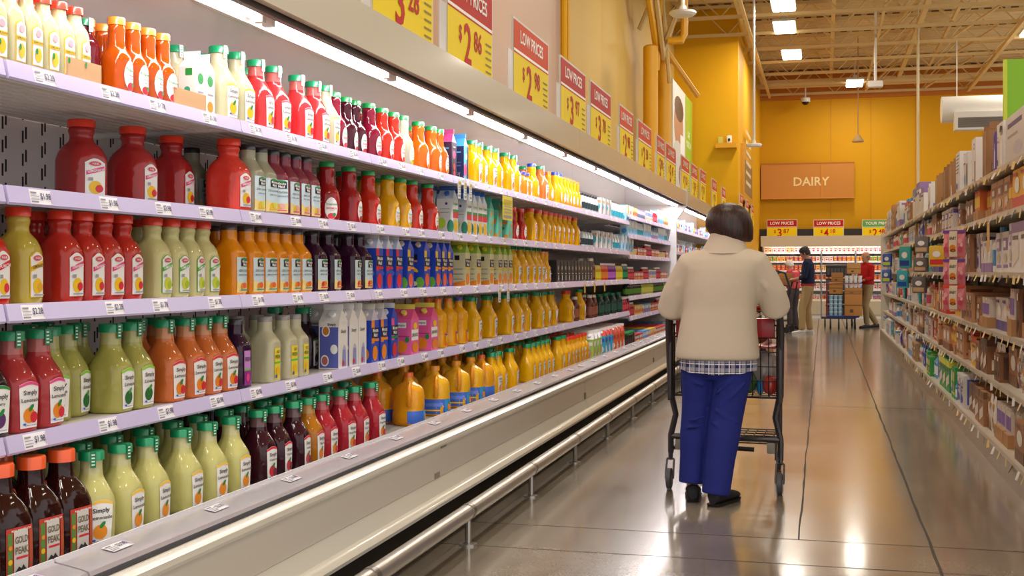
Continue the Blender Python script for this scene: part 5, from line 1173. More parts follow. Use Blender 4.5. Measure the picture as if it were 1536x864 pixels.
# ================================================================== PEOPLE AND CARTS
def remesh(o, vox, smooth=6, fac=.5):
    m = o.modifiers.new('merge', 'REMESH'); m.mode = 'VOXEL'; m.voxel_size = vox; m.use_smooth_shade = True
    if smooth:
        s = o.modifiers.new('soft', 'SMOOTH'); s.iterations = smooth; s.factor = fac
def ring(cx, cy, z, rx, ry, n=28, p=2.3, tilt=0.0, rot=0.0):
    out = []
    for i in range(n):
        t = 2 * pi * i / n; k = (abs(cos(t)) ** p + abs(sin(t)) ** p) ** (-1 / p)
        x, y = rx * k * cos(t), ry * k * sin(t)
        if rot: x, y = x * cos(rot) - y * sin(rot), x * sin(rot) + y * cos(rot)
        out.append((cx + x, cy + y, z + tilt * x))
    return out
def cloth(h, bump=(9, .5), rough=.85, dist=None): return M(h, rough=rough, spec=.25, bump=bump)
def hand_mb(wrist, dirv, side, skin, curl=.5, s=1.0, up=Vector((0, 0, 1))):
    """palm, four fingers and a thumb; dirv points from wrist to the fingers, side = +1 / -1 for the thumb's side"""
    mb = MB(); w = Vector(wrist); d = Vector(dirv).normalized(); u = (up - d * up.dot(d)).normalized(); a = d.cross(u) * side
    mb.tube([w - d * .02 * s, w + d * .02 * s, w + d * .06 * s, w + d * .085 * s], [.024 * s, .032 * s, .036 * s, .03 * s], skin, n=10, sq=1)
    for k, (off, L) in enumerate(((.026, .070), (.009, .078), (-.009, .073), (-.026, .058))):
        b = w + d * .082 * s + a * off * s; c1 = curl * .6; c2 = curl * 1.5
        p1 = b + (d * cos(c1) - u * sin(c1)) * L * .45 * s; p2 = p1 + (d * cos(c2) - u * sin(c2)) * L * .32 * s; p3 = p2 + (d * cos(c2 + curl) - u * sin(c2 + curl)) * L * .23 * s
        mb.tube([b - d * .03 * s, b, p1, p2, p3], [.009 * s, .0095 * s, .0088 * s, .008 * s, .006 * s], skin, n=7)
    b = w + d * .03 * s + a * .028 * s
    p1 = b + (d * .6 + a * .7 - u * .2) * .035 * s; p2 = p1 + (d * .9 + a * .2 - u * .4) * .03 * s
    mb.tube([w + d * .015 * s + a * .01 * s, b, p1, p2], [.012 * s, .012 * s, .010 * s, .0075 * s], skin, n=7)
    return mb
def shoe_mb(heel, rot, m, sole, s=1.0, pitch=0.0):
    mb = MB(); rings = []
    for y, rx, h in ((-.07, .022, .055), (-.06, .032, .075), (-.02, .036, .085), (.04, .038, .07), (.10, .042, .05), (.15, .040, .040), (.185, .026, .03), (.192, .012, .02)):
        rings.append([((rx * cos(2 * pi * i / 16)) * s, y * s, (.012 + max(-.012, h * .5 + h * .5 * sin(2 * pi * i / 16) - .012 + .012) * 1.0) * s) for i in range(16)])
    mb.loft(rings, m)
    so = []
    for z, g in ((0, .95), (.014, 1.02)):
        so.append([((.036 if q == 0 else .042) * 0 + x * g * s, y * g * s, z * s) for q in (0,) for x, y in [(.03, -.07), (.036, -.02), (.038, .05), (.044, .11), (.040, .16), (.022, .193), (-.022, .193), (-.040, .16), (-.044, .11), (-.038, .05), (-.036, -.02), (-.03, -.07), (-.015, -.08), (.015, -.08)]])
    mb.loft(so, sole)
    return mb.xf(Matrix.Translation(heel) @ Matrix.Rotation(rot, 4, 'Z') @ Matrix.Rotation(pitch, 4, 'X'))
def head_mb(c, s, skin, yaw=0.0, pitch=0.0):
    """skull with jaw, nose and ears, facing +y; c = middle of the head"""
    mb = MB(); rings = []
    for z, rx, ry, cy in ((-.118, .022, .025, .045), (-.112, .036, .045, .035), (-.09, .050, .066, .018), (-.05, .062, .080, .008), (0, .073, .092, 0), (.04, .077, .096, -.004), (.08, .068, .086, -.008), (.105, .048, .062, -.01), (.118, .018, .024, -.01)):
        rings.append(ring(0, cy, z, rx, ry, 20, 2.1))
    mb.loft(rings, skin)
    mb.loft([ring(0, .088, -.038, .014, .016, 8), ring(0, .094, -.022, .012, .014, 8), ring(0, .088, .012, .007, .010, 8)], skin)
    for sx in (-1, 1): mb.ell((sx * .076, -.005, -.012), (.010, .018, .031), skin, 8, 6)
    mb.ell((0, .083, -.068), (.024, .010, .008), skin, 8, 6)
    return mb.xf(Matrix.Translation(c) @ Matrix.Rotation(yaw, 4, 'Z') @ Matrix.Rotation(pitch, 4, 'X') @ Matrix.Scale(s, 4))
def face_parts(par, c, s, yaw, pitch, skin_h, mouth='#a8605a'):
    T = Matrix.Translation(c) @ Matrix.Rotation(yaw, 4, 'Z') @ Matrix.Rotation(pitch, 4, 'X') @ Matrix.Scale(s, 4)
    for sx in (-1, 1):
        MB().ell((sx * .029, .083, .004), (.012, .006, .006), M('#f0ece6', rough=.3), 10, 6).ell((sx * .029, .089, .004), (.005, .003, .005), M('#2a1c14', rough=.2), 8, 5).ell((sx * .029, .088, .022), (.016, .005, .003), M('#2a1c14'), 8, 4).xf(T).obj('eye', par)
    MB().ell((0, .092, -.068), (.022, .004, .005), M(mouth), 10, 5).xf(T).obj('mouth', par)
def body_mb(J, skin, s=1.0, curl=.5):
    """one figure from its joints"""
    mb = head_mb(J['head'], s, skin, J.get('yaw', 0), J.get('pitch', 0))
    h = Vector(J['head']); n = Vector(J['neck']); mb.tube([n - Vector((0, 0, .06)), n, h - Vector((0, -.0, .06))], [.06 * s, .052 * s, .05 * s], skin, n=12)
    ch = Vector(J['chest']); pv = Vector(J['pelvis'])
    mb.loft([ring(pv.x, pv.y, pv.z - .10, .10 * s, .08 * s), ring(pv.x, pv.y, pv.z, .155 * s, .105 * s), ring((pv.x + ch.x) / 2, (pv.y + ch.y) / 2, (pv.z + ch.z) / 2 - .02, .13 * s, .09 * s), ring(ch.x, ch.y, ch.z, .155 * s, .105 * s), ring(ch.x, ch.y, ch.z + .12 * s, .15 * s, .09 * s), ring(n.x, n.y, n.z - .02, .07 * s, .06 * s)], skin)
    for q in ('L', 'R'):
        sh, el, wr = Vector(J['sh' + q]), Vector(J['el' + q]), Vector(J['wr' + q])
        mb.tube([ch + (sh - ch) * .5 + Vector((0, 0, .05)), sh, (sh + el) / 2, el, (el + wr) / 2, wr], [.055 * s, .052 * s, .044 * s, .037 * s, .034 * s, .025 * s], skin, n=10)
        mb.join(hand_mb(wr, Vector(J.get('hd' + q, (wr - el)[:])), -1 if q == 'L' else 1, skin, curl, s))
        hp, kn, an = Vector(J['hip' + q]), Vector(J['kn' + q]), Vector(J['an' + q])
        mb.tube([hp + Vector((0, 0, .06)), hp, (hp + kn) / 2, kn, kn * .7 + an * .3, an], [.07 * s, .085 * s, .072 * s, .052 * s, .05 * s, .034 * s], skin, n=12)
        ft = Vector(J['ft' + q]); mb.tube([an + Vector((0, 0, .0)), an - Vector((0, 0, .035)), ft], [.034 * s, .035 * s, .022 * s], skin, n=10)
    return mb

# ---------------------------------------------------------------- the shopper
SX, SY = -.545, 6.44
P = empty('person', (SX, SY, 0), radians(-2))
tag(P, 'woman with short dark bob in cream jacket and blue trousers pushing a shopping cart', 'person')
SK = M('#c99274', rough=.55)
J = dict(head=(.05, .06, 1.475), neck=(.04, .0, 1.36), chest=(.03, 0, 1.16), pelvis=(.0, 0, .86), yaw=-.15, pitch=-.15,
         shL=(-.145, .0, 1.275), elL=(-.245, .06, 1.04), wrL=(-.235, .28, 1.03), shR=(.205, .0, 1.28), elR=(.295, .06, 1.05), wrR=(.27, .28, 1.05),
         hipL=(-.085, 0, .80), knL=(-.105, .03, .45), anL=(-.135, .03, .09), ftL=(-.135, .16, .03), hipR=(.085, 0, .80), knR=(.04, .02, .44), anR=(.005, -.06, .09), ftR=(.01, .08, .03))
bo = body_mb(J, SK, .97, .9).obj('body', P); remesh(bo, .006, 2)
# trousers
TRM = cloth('#262f80', (10, .4), .8)
t = MB()
t.loft([ring(0, 0, .66, .10, .10), ring(0, -.005, .76, .185, .125), ring(0, -.01, .83, .195, .135), ring(0, 0, .92, .17, .12)], TRM)
t.tube([(-.085, -.005, .84), (-.095, 0, .70), (-.11, .02, .55), (-.118, .025, .45), (-.122, .02, .36), (-.128, .02, .24), (-.135, .015, .10)], [.105, .098, .080, .076, .079, .073, .072], TRM, n=20)
t.tube([(.085, -.01, .84), (.082, -.015, .70), (.06, -.01, .55), (.045, -.015, .45), (.035, -.035, .36), (.02, -.05, .24), (.0, -.065, .06)], [.110, .104, .094, .090, .088, .080, .074], TRM, n=20)
# folds
for a, b, r in (((-.17, -.06, .44), (-.05, -.075, .47), .011), ((-.16, -.06, .40), (-.05, -.07, .43), .009), ((-.02, -.10, .52), (.12, -.085, .44), .010), ((-.04, -.10, .46), (.10, -.10, .37), .009), ((.16, -.10, .74), (-.01, -.105, .58), .011), ((.17, -.09, .66), (.02, -.10, .52), .009), ((-.16, -.07, .68), (-.04, -.085, .62), .008), ((-.03, -.10, .3), (.08, -.11, .26), .008)):
    A, B = Vector(a), Vector(b); t.tube([A, (A + B) / 2 + Vector((0, -.010, -.006)), B], [r * .4, r, r * .4], TRM, n=8)
o = t.obj('trousers', P); remesh(o, .007, 5)
# plaid shirt tail
pm = bpy.data.materials.new('plaid'); pm.use_nodes = True; nt = pm.node_tree; bs = nt.nodes['Principled BSDF']; bs.inputs['Roughness'].default_value = .85
tc = nt.nodes.new('ShaderNodeTexCoord'); sp = nt.nodes.new('ShaderNodeSeparateXYZ'); nt.links.new(tc.outputs['Object'], sp.inputs[0])
def stripe(sock, per, duty, ph=0.0):
    a = nt.nodes.new('ShaderNodeMath'); a.operation = 'ADD'; a.inputs[1].default_value = 10 + ph; nt.links.new(sock, a.inputs[0])
    b = nt.nodes.new('ShaderNodeMath'); b.operation = 'MODULO'; b.inputs[1].default_value = per; nt.links.new(a.outputs[0], b.inputs[0])
    c = nt.nodes.new('ShaderNodeMath'); c.operation = 'LESS_THAN'; c.inputs[1].default_value = per * duty; nt.links.new(b.outputs[0], c.inputs[0]); return c.outputs[0]
cur = None
col0 = rgb('#1f2c66')
for sock, per, duty, ph, fac, colr in ((sp.outputs[0], .052, .42, 0, .36, '#d6d2d8'), (sp.outputs[2], .046, .42, .01, .36, '#d6d2d8'), (sp.outputs[0], .052, .1, .012, .8, '#f4f2f0'), (sp.outputs[2], .046, .12, .02, .8, '#f4f2f0'), (sp.outputs[0], .052, .1, .034, .7, '#141c48')):
    f = stripe(sock, per, duty, ph); k = nt.nodes.new('ShaderNodeMath'); k.operation = 'MULTIPLY'; k.inputs[1].default_value = fac; nt.links.new(f, k.inputs[0])
    mx = nt.nodes.new('ShaderNodeMix'); mx.data_type = 'RGBA'; nt.links.new(k.outputs[0], mx.inputs[0])
    if cur is None: mx.inputs[6].default_value = col0
    else: nt.links.new(cur, mx.inputs[6])
    mx.inputs[7].default_value = rgb(colr); cur = mx.outputs[2]
nt.links.new(cur, bs.inputs['Base Color'])
sh = MB(); rings = []
def hemr(z, rx, ry, amp): 
    out = []
    for i in range(48):
        tt = 2 * pi * i / 48; x, y = rx * cos(tt), ry * sin(tt)
        out.append((x + .005, y, z + amp * (-abs(cos(tt)) ** 2 * -.02 - .012) + .003 * sin(9 * tt)))
    return out
sh.loft([hemr(.86, .185, .135, 0), hemr(.80, .198, .143, .3), hemr(.705, .208, .150, 1)], pm)
sh.loft([hemr(.705, .204, .146, 1), hemr(.86, .181, .131, 0)], pm, cap=False)
sh.obj('shirt', P)
# jacket
JM = cloth('#cfc1ad', (6, .3), .9)
j = MB()
j.loft([ring(.0, -.0, .765, .222, .165, p=2.5), ring(.0, -.0, .80, .220, .163, p=2.5), ring(.004, 0, .92, .205, .150, p=2.5), ring(.012, 0, 1.04, .192, .138, p=2.5), ring(.022, 0, 1.16, .196, .135, p=2.5), ring(.03, 0, 1.24, .200, .125, p=2.6), ring(.034, 0, 1.29, .192, .108, p=2.6, ), ring(.037, .0, 1.325, .155, .088), ring(.040, .004, 1.355, .105, .07), ring(.042, .006, 1.375, .08, .062)], JM)
for q, sx in (('L', -1), ('R', 1)):
    s_, e_, w_ = Vector(J['sh' + q]), Vector(J['el' + q]), Vector(J['wr' + q])
    j.tube([s_ + Vector((-sx * .06, 0, .005)), s_ + Vector((-sx * .01, 0, -.01)), (s_ * .6 + e_ * .4), (s_ * .25 + e_ * .75) + Vector((sx * .006, 0, 0)), e_ + Vector((sx * .004, -.012, -.005)), e_ * .6 + w_ * .4 + Vector((0, 0, -.004)), e_ * .15 + w_ * .85], [.072, .080, .078, .080, .080, .074, .062], JM, n=18)
for a, b, r in (((-.18, -.05, 1.20), (-.225, -.03, 1.10), .014), ((.235, -.05, 1.20), (.28, -.03, 1.10), .014),):
    A, B = Vector(a), Vector(b); j.tube([A, (A + B) / 2 + Vector((0, -.008, 0)), B], [r * .4, r, r * .4], JM, n=8)
o = j.obj('jacket', P); remesh(o, .007, 22, .6)
# collar, hem seam and back seam
c = MB()
def cring(z, rx, ry, cx, cy, tl=0.0):
    return [(cx + rx * cos(2 * pi * i / 32), cy + ry * sin(2 * pi * i / 32), z + tl * sin(2 * pi * i / 32)) for i in range(32)]
c.loft([cring(1.335, .128, .098, .040, .0, .012), cring(1.36, .113, .085, .042, .0, .01), cring(1.40, .094, .072, .045, .004), cring(1.435, .080, .064, .048, .008), cring(1.442, .074, .058, .048, .008), cring(1.42, .070, .054, .048, .008), cring(1.36, .066, .05, .045, .006)], JM)
c.obj('collar', P)
# hair
HM = bpy.data.materials.new('dark_hair'); HM.use_nodes = True; nt = HM.node_tree; bs = nt.nodes['Principled BSDF']; bs.inputs['Roughness'].default_value = .38
tc = nt.nodes.new('ShaderNodeTexCoord'); mp = nt.nodes.new('ShaderNodeMapping'); mp.inputs['Scale'].default_value = (160, 160, 5); nt.links.new(tc.outputs['Object'], mp.inputs[0])
nz = nt.nodes.new('ShaderNodeTexNoise'); nz.inputs['Scale'].default_value = 1; nz.inputs['Detail'].default_value = 3; nt.links.new(mp.outputs[0], nz.inputs[0])
cr = nt.nodes.new('ShaderNodeValToRGB'); cr.color_ramp.elements[0].color = rgb('#180c0c'); cr.color_ramp.elements[1].color = rgb('#4a2824'); cr.color_ramp.elements[0].position = .35; cr.color_ramp.elements[1].position = .75
nt.links.new(nz.outputs[0], cr.inputs[0]); nt.links.new(cr.outputs[0], bs.inputs['Base Color'])
bp = nt.nodes.new('ShaderNodeBump'); bp.inputs['Strength'].default_value = .5; bp.inputs['Distance'].default_value = .004; nt.links.new(nz.outputs[0], bp.inputs['Height']); nt.links.new(bp.outputs[0], bs.inputs['Normal'])
hh = MB(); hc = Vector((.055, .05, 1.48)); rings = []
for z, rx, ry, dx, tl in ((-.088, .078, .082, .022, -.10), (-.082, .098, .104, .018, -.14), (-.06, .118, .118, .010, -.18), (-.02, .126, .124, .003, -.10), (.02, .124, .125, 0, -.04), (.06, .110, .118, -.002, 0), (.09, .085, .096, -.003, 0), (.108, .052, .06, -.004, 0), (.115, .015, .02, -.004, 0)):
    R_ = []
    for i in range(40):
        t_ = 2 * pi * i / 40; k = 1 + .012 * sin(11 * t_ + z * 30) * (1 if z < .05 else .4)
        # the face stays free at the front below the fringe
        fr = max(0, sin(t_)) ** 2 * (.28 if z < .01 else 0)
        R_.append((hc.x + dx + rx * k * cos(t_), hc.y + ry * k * (1 - fr) * sin(t_), hc.z + z + tl * rx * cos(t_) * .9))
    rings.append(R_)
hh.loft(rings, HM); hh.obj('hair', P, smooth=60)
face_parts(P, Vector(J['head']) + Vector((0, .03, 0)), .97, -.15, -.1, '')
sm = M('#1c1a20', rough=.75); sl = M('#121114', rough=.6)
shoe_mb(Vector((-.135, .05, 0)), .12, sm, sl, 1.05).obj('shoe', P); shoe_mb(Vector((.015, -.045, 0)), -.35, sm, sl, 1.08).obj('shoe', P)

# ---------------------------------------------------------------- her cart
CA = radians(-2.5)
C = empty('shopping_cart', (-.535, 6.80, 0), CA); tag(C, 'dark grey wire shopping cart with red child seat pushed by the woman in cream', 'shopping cart')
GM = M('#4a4648', rough=.35, metal=.6); WM = M('#3a3638', rough=.4, metal=.5); BK = M('#1c1b1e', rough=.5); RD = M('#b01420', rough=.35, coat=.3); WH = M('#56545c', rough=.45)
hw = .305
fr = MB()
for s in (-1, 1):
    fr.tube([(s * hw, .02, .20), (s * (hw + .0), .02, .30), (s * (hw - .028), .02, .42), (s * (hw - .0), .01, .55), (s * (hw + .005), -.02, .90), (s * (hw + .0), -.06, 1.02)], [.017, .017, .017, .018, .020, .020], GM, n=8)
    fr.box(s * hw - .012, s * hw + .012, -.03, .05, .50, .98, GM, bev=.008)
    fr.tube([(s * hw, .03, .22), (s * .24, .85, .20)], .014, GM, n=8); fr.tube([(s * .24, .85, .20), (s * .235, .92, .50)], .012, GM, n=8)
fr.tube([(-hw, .02, .295), (hw, .02, .295)], .016, GM, n=8)
fr.obj('frame', C)
MB().tube([(-hw, -.06, 1.03), (hw, -.06, 1.03)], .017, RD, n=12).tube([(-hw - .01, -.06, 1.03), (-hw + .06, -.06, 1.03)], .022, BK, n=10).tube([(hw - .06, -.06, 1.03), (hw + .01, -.06, 1.03)], .022, BK, n=10).obj('handle', C)
def bx_(s): return None
bk = MB(); zt, zb = .98, .53
def PX(s, y): return s * (hw - .01 - .075 * y / .9)
ytop = .92
for s in (-1, 1):
    for z, r in ((zt, .006), (zb, .006), (.86, .003), (.75, .003), (.64, .003)):
        bk.tube([(PX(s, 0), 0, z), (PX(s, ytop), ytop - (.0 if z > .9 else (.98 - z) * .25), z - .0)], r, WM, n=5)
    for k in range(19):
        y = .02 + k * .048; bk.tube([(PX(s, y), y, zb), (PX(s, y), y, zt)], .0025, WM, n=4)
for z, r in ((zt, .006), (zb, .006), (.86, .003), (.75, .003), (.64, .003)):
    bk.tube([(PX(-1, ytop), ytop - (.98 - z) * .25, z), (PX(1, ytop), ytop - (.98 - z) * .25, z)], r, WM, n=5)
for k in range(13):
    t_ = -1 + 2 * k / 12; bk.tube([(PX(1, ytop) * t_, ytop - .1125, zb), (PX(1, ytop) * t_, ytop, zt)], .0025, WM, n=4)
    bk.tube([(PX(1, 0) * t_, 0.01, zb), (PX(1, ytop) * t_, ytop - .1125, zb)], .003, WM, n=4)
for k in range(8): bk.tube([(PX(-1, k * .11), k * .11 + .02, zb), (PX(1, k * .11), k * .11 + .02, zb)], .003, WM, n=4)
bk.obj('basket', C)
gt = MB()
for z, r in ((.93, .005), (.86, .004), (.78, .003), (.70, .003), (.62, .003), (zb, .007)): gt.tube([(-hw + .015, .012, z), (hw - .015, .012, z)], r, WM, n=5)
for k in range(14):
    x = (-1 + 2 * k / 13) * (hw - .02); gt.tube([(x, .012, zb), (x, .012, .93)], .0028, WM, n=4)
gt.obj('rear_gate', C)
cs = MB().box(-hw + .03, -.03, .005, .03, .86, 1.0, RD, bev=.01).box(.03, hw - .03, .005, .03, .86, .97, RD, bev=.01)
cs.box(-hw + .03, hw - .03, .04, .24, .80, .812, RD, bev=.004).tube([(0.1, .03, .86), (.08, .0, .74), (.09, .02, .60)], .008, RD, n=6)
cs.obj('child_seat', C)
lr = MB()
for k in range(9): lr.tube([(-.25 + k * .0625, .03, .27), (-.22 + k * .055, .82, .25)], .004, WM, n=4)
for k in range(7): lr.tube([(-.27 + k * .006, .05 + k * .125, .268 - k * .003), (.27 - k * .006, .05 + k * .125, .268 - k * .003)], .004, WM, n=4)
lr.tube([(-.13, .03, .245), (.16, .03, .235)], .014, BK, n=6)
lr.obj('lower_rack', C)
for s in (-1, 1): MB().box(s * (hw - .05) - .022, s * (hw - .05) + .022, -.005, .05, .22, .28, M('#8a8478', rough=.6), bev=.004).obj('rack_bracket', C)
for x, y in ((-hw, .0), (hw, .0), (-.235, .84), (.235, .84)):
    f = MB().tube([(x, y + .02, .22), (x, y + .01, .17)], .013, GM, n=8)
    for s in (-1, 1): f.tube([(x + s * .02, y + .01, .165), (x + s * .021, y - .02, .10), (x + s * .021, y - .03, .06)], .006, GM, n=6)
    f.tube([(x - .021, y + .01, .166), (x + .021, y + .01, .166)], .007, GM, n=6)
    fo = f.obj('caster', C)
    MB().rev([(-.014, .05), (-.011, .06), (.011, .06), (.014, .05)], WH, n=22).rev([(-.016, .024), (.016, .024)], M('#8c8a90', rough=.4), n=12).xf(Matrix.Translation((x, y - .03, .061)) @ Matrix.Rotation(pi / 2, 4, 'Y')).obj('wheel', fo)
# goods in the cart, things of their own
def cw(x, y, z): return tuple(Matrix.Translation((-.535, 6.80, 0)) @ Matrix.Rotation(CA, 4, 'Z') @ Vector((x, y, z)))
def lump(name, c, r, m, label, cat, bump=.12, knot=False):
    mb = MB(); rr = random.Random(len(label)); rings = []
    for jz in range(1, 10):
        a = -pi / 2 + pi * jz / 10
        rings.append([(r[0] * cos(a) * cos(q * pi / 9) * (1 + rr.uniform(-bump, bump)), r[1] * cos(a) * sin(q * pi / 9) * (1 + rr.uniform(-bump, bump)), r[2] * (1 + sin(a) * (1 + rr.uniform(-bump, bump) * .5))) for q in range(18)])
    mb.loft(rings, m)
    if knot: mb.tube([(0, 0, r[2] * 1.9), (.01, 0, r[2] * 2.15), (.03, .01, r[2] * 2.4)], [.02, .008, .03], m, n=8)
    return tag(mb.obj(name, loc=cw(*c), smooth=70), label, cat)
lump('produce_bag', (.245, .075, .538), (.045, .045, .055), M('#c83c34', rough=.35, coat=.4), 'red tomatoes in a clear bag at the lower corner of the cart', 'produce bag', .06)
lump('broccoli_bag', (.10, .085, .538), (.07, .055, .075), M('#4a7040', rough=.6, bump=(60, .8)), 'dark green leafy vegetable in the cart behind the trousers', 'vegetable', .16)
lump('plastic_bag', (.19, .22, .538), (.085, .08, .125), M('#c8c0bc', rough=.2, coat=.6), 'crumpled grey white plastic bag in the cart', 'plastic bag', .14, True)
lump('bread_bag', (.13, .42, .538), (.11, .09, .17), M('#c88c4c', rough=.3, coat=.5), 'orange brown bread loaf bag lying across the cart goods', 'bread bag', .08)
lump('food_pack', (.19, .055, .538), (.018, .022, .045), M('#2a8ac8', rough=.4), 'small bright blue pack between the vegetable and tomatoes', 'pack', .05)
lump('greens_bag', (-.10, .24, .538), (.12, .10, .11), M('#2c4a2c', rough=.6, bump=(50, .8)), 'dark leafy greens deeper in the cart', 'vegetable', .15)
lump('purse', (.14, .11, .815), (.09, .045, .05), M('#8a6a5c', rough=.6), 'brown purse in the red child seat of the cart', 'purse', .05)
lump('red_bag', (-.2, .13, .815), (.05, .05, .07), M('#8c1420', rough=.5), 'dark red bag in the child seat by the left side', 'bag', .06)
o = MB().tube([cw(.32, .02, .99), cw(.36, .0, 1.13), cw(.33, .02, 1.22), cw(.22, .05, 1.25), cw(.12, .07, 1.2), cw(.10, .06, 1.12)], [.006] * 6, M('#2a282c', rough=.35), n=7).obj('carry_strap'); tag(o, 'thin black cable hoop arching above the cart handle', 'cable')
tag(MB().box(-.005, .01, 0, .03, -.32, 0, M('#6a34a0', rough=.5)).xf(Matrix.Translation(cw(.305, .10, .84)) @ Matrix.Rotation(CA, 4, 'Z')).obj('purple_strap', smooth=0), 'purple strap hanging down the outer side of the cart', 'strap')

# ---------------------------------------------------------------- people farther off
def figure(loc, rz, label, H, skin, top, pants, shoe, hairc, J, sole='#2a2826', hair='short', beltc=None, under=None, sleeves=1.0, stomach=0.0):
    s = H / 1.72
    P = empty('person', loc, rz); tag(P, label, 'person')
    J = {k: (tuple(c * s for c in v) if hasattr(v, '__len__') else v) for k, v in J.items()}
    sk = M(skin, rough=.55); o = body_mb(J, sk, s, .6).obj('body', P); remesh(o, .009, 2)
    pm = cloth(pants); t = MB(); pv = Vector(J['pelvis'])
    t.loft([ring(pv.x, pv.y, pv.z - .14 * s, .10 * s, .09 * s), ring(pv.x, pv.y, pv.z - .05 * s, .165 * s, .12 * s), ring(pv.x, pv.y, pv.z + .04 * s, .16 * s, .12 * s), ring(pv.x, pv.y, pv.z + .10 * s, .145 * s, .11 * s)], pm)
    for q in ('L', 'R'):
        hp, kn, an = Vector(J['hip' + q]), Vector(J['kn' + q]), Vector(J['an' + q])
        t.tube([hp + Vector((0, 0, .05)) * s, hp, (hp + kn) / 2, kn, (kn + an) / 2, an + Vector((0, 0, -.0))], [.10 * s, .10 * s, .088 * s, .072 * s, .068 * s, .064 * s], pm, n=14)
    o = t.obj('trousers', P); remesh(o, .012, 4)
    tm = cloth(top); j = MB(); ch = Vector(J['chest']); n = Vector(J['neck']); wm = pv * .6 + ch * .4
    j.loft([ring(pv.x, pv.y, pv.z + .03 * s, .172 * s, .13 * s + stomach * .6), ring(wm.x, wm.y + stomach * .5, wm.z, .168 * s, .125 * s + stomach), ring(ch.x, ch.y, ch.z, .18 * s, .125 * s + stomach * .4), ring(ch.x, ch.y, ch.z + .12 * s, .185 * s, .11 * s), ring(n.x, n.y, n.z - .05 * s, .13 * s, .085 * s), ring(n.x, n.y, n.z + .005, .066 * s, .064 * s)], tm)
    for q in ('L', 'R'):
        sh_, el, wr = Vector(J['sh' + q]), Vector(J['el' + q]), Vector(J['wr' + q]); e2 = el + (wr - el) * max(0.05, sleeves - .08)
        j.tube([ch + (sh_ - ch) * .7 + Vector((0, 0, .05)) * s, sh_, (sh_ + el) / 2, el, (el + e2) / 2, e2], [.07 * s, .068 * s, .062 * s, .056 * s, .052 * s, .046 * s], tm, n=12)
    o = j.obj('top', P); remesh(o, .012, 4)
    if under: MB().loft([ring(pv.x, pv.y, pv.z - .01 * s, .176 * s, .136 * s + stomach * .6), ring(pv.x, pv.y, pv.z + .035 * s, .178 * s, .138 * s + stomach * .6)], M(under, rough=.8)).obj('shirt_hem', P)
    h = Vector(J['head']); T = Matrix.Translation(h) @ Matrix.Rotation(J.get('yaw', 0), 4, 'Z') @ Matrix.Rotation(J.get('pitch', 0), 4, 'X') @ Matrix.Scale(s, 4); hm_ = M(hairc, rough=.6, bump=(90, .6)); hb = MB(); rings = []
    for z, rx, ry, cy, cut in ((-.06, .060, .05, -.045, 1), (-.02, .082, .10, -.006, .45), (.03, .084, .104, -.006, .25), (.05, .084, .106, -.004, .06), (.09, .074, .094, -.008, 0), (.115, .052, .07, -.01, 0), (.130, .02, .03, -.01, 0)):
        rings.append([(rx * cos(2 * pi * i / 24), cy + ry * sin(2 * pi * i / 24) * (1 - cut * max(0, sin(2 * pi * i / 24))), z) for i in range(24)])
    if hair == 'bald': hb.loft([[(x * 1.0, min(y, .02), z) for x, y, z in r_] for r_ in rings[:3]], hm_)
    else: hb.loft(rings, hm_)
    hb.xf(T).obj('hair', P, smooth=60)
    face_parts(P, h, s, J.get('yaw', 0), J.get('pitch', 0), skin)
    for q in ('L', 'R'):
        an, ft = Vector(J['an' + q]), Vector(J['ft' + q]); d = ft - an
        shoe_mb(Vector((an.x, an.y, 0)), atan2(-d.x, d.y), M(shoe, rough=.6), M(sole), 1.02 * s).obj('shoe', P)
    return P
JS = dict(head=(0, .03, 1.61), neck=(0, .0, 1.48), chest=(0, 0, 1.26), pelvis=(0, 0, .96), yaw=0.0, pitch=-.1, shL=(-.19, 0, 1.40), elL=(-.24, .02, 1.12), wrL=(-.16, .24, 1.08), shR=(.19, 0, 1.40), elR=(.24, .02, 1.12), wrR=(.16, .24, 1.08),
          hipL=(-.09, 0, .90), knL=(-.10, .03, .50), anL=(-.11, 0, .09), ftL=(-.12, .14, .03), hipR=(.09, 0, .90), knR=(.10, .03, .50), anR=(.11, -.02, .09), ftR=(.12, .12, .03))
Yn = 24.3
x, _ = XY(1212, Yn)
figure((x, Yn, 0), radians(80), 'man in navy sweater, khaki trousers and white sneakers looking down', 1.71, '#b88468', '#1c2440', '#b09468', '#e4e0da', '#1c1614', dict(JS, pitch=-.45, head=(0, .06, 1.60), anL=(-.10, .10, .09), ftL=(-.12, .24, .03), knL=(-.10, .09, .50)), under='#a82828', sleeves=.55, sole='#e8e4de')
Yr = 27.2
x, _ = XY(1300, Yr)
JR = dict(JS, pitch=-.1, anL=(-.10, .06, .10), ftL=(-.1, .19, .03), knL=(-.1, .10, .50), anR=(.10, -.32, .10), ftR=(.10, -.18, .03), knR=(.10, -.04, .5))
figure((x, Yr, 0), radians(122), 'balding man in red sweater and khaki trousers pushing a loaded flat cart', 1.64, '#b07a5c', '#a01418', '#94805c', '#1a1818', '#6a5a50', JR, hair='bald', sleeves=.75, stomach=.05)
Yl = 26.2
x, _ = XY(1190, Yl)
figure((x, Yl, 0), radians(60), 'white haired woman in pink and red jacket behind the man in navy', 1.50, '#c89c88', '#c84a54', '#4a4448', '#3a3634', '#e0dcd8', dict(JS, pitch=-.5, head=(0, .10, 1.56), neck=(0, .05, 1.46)), sleeves=.9, stomach=.03)

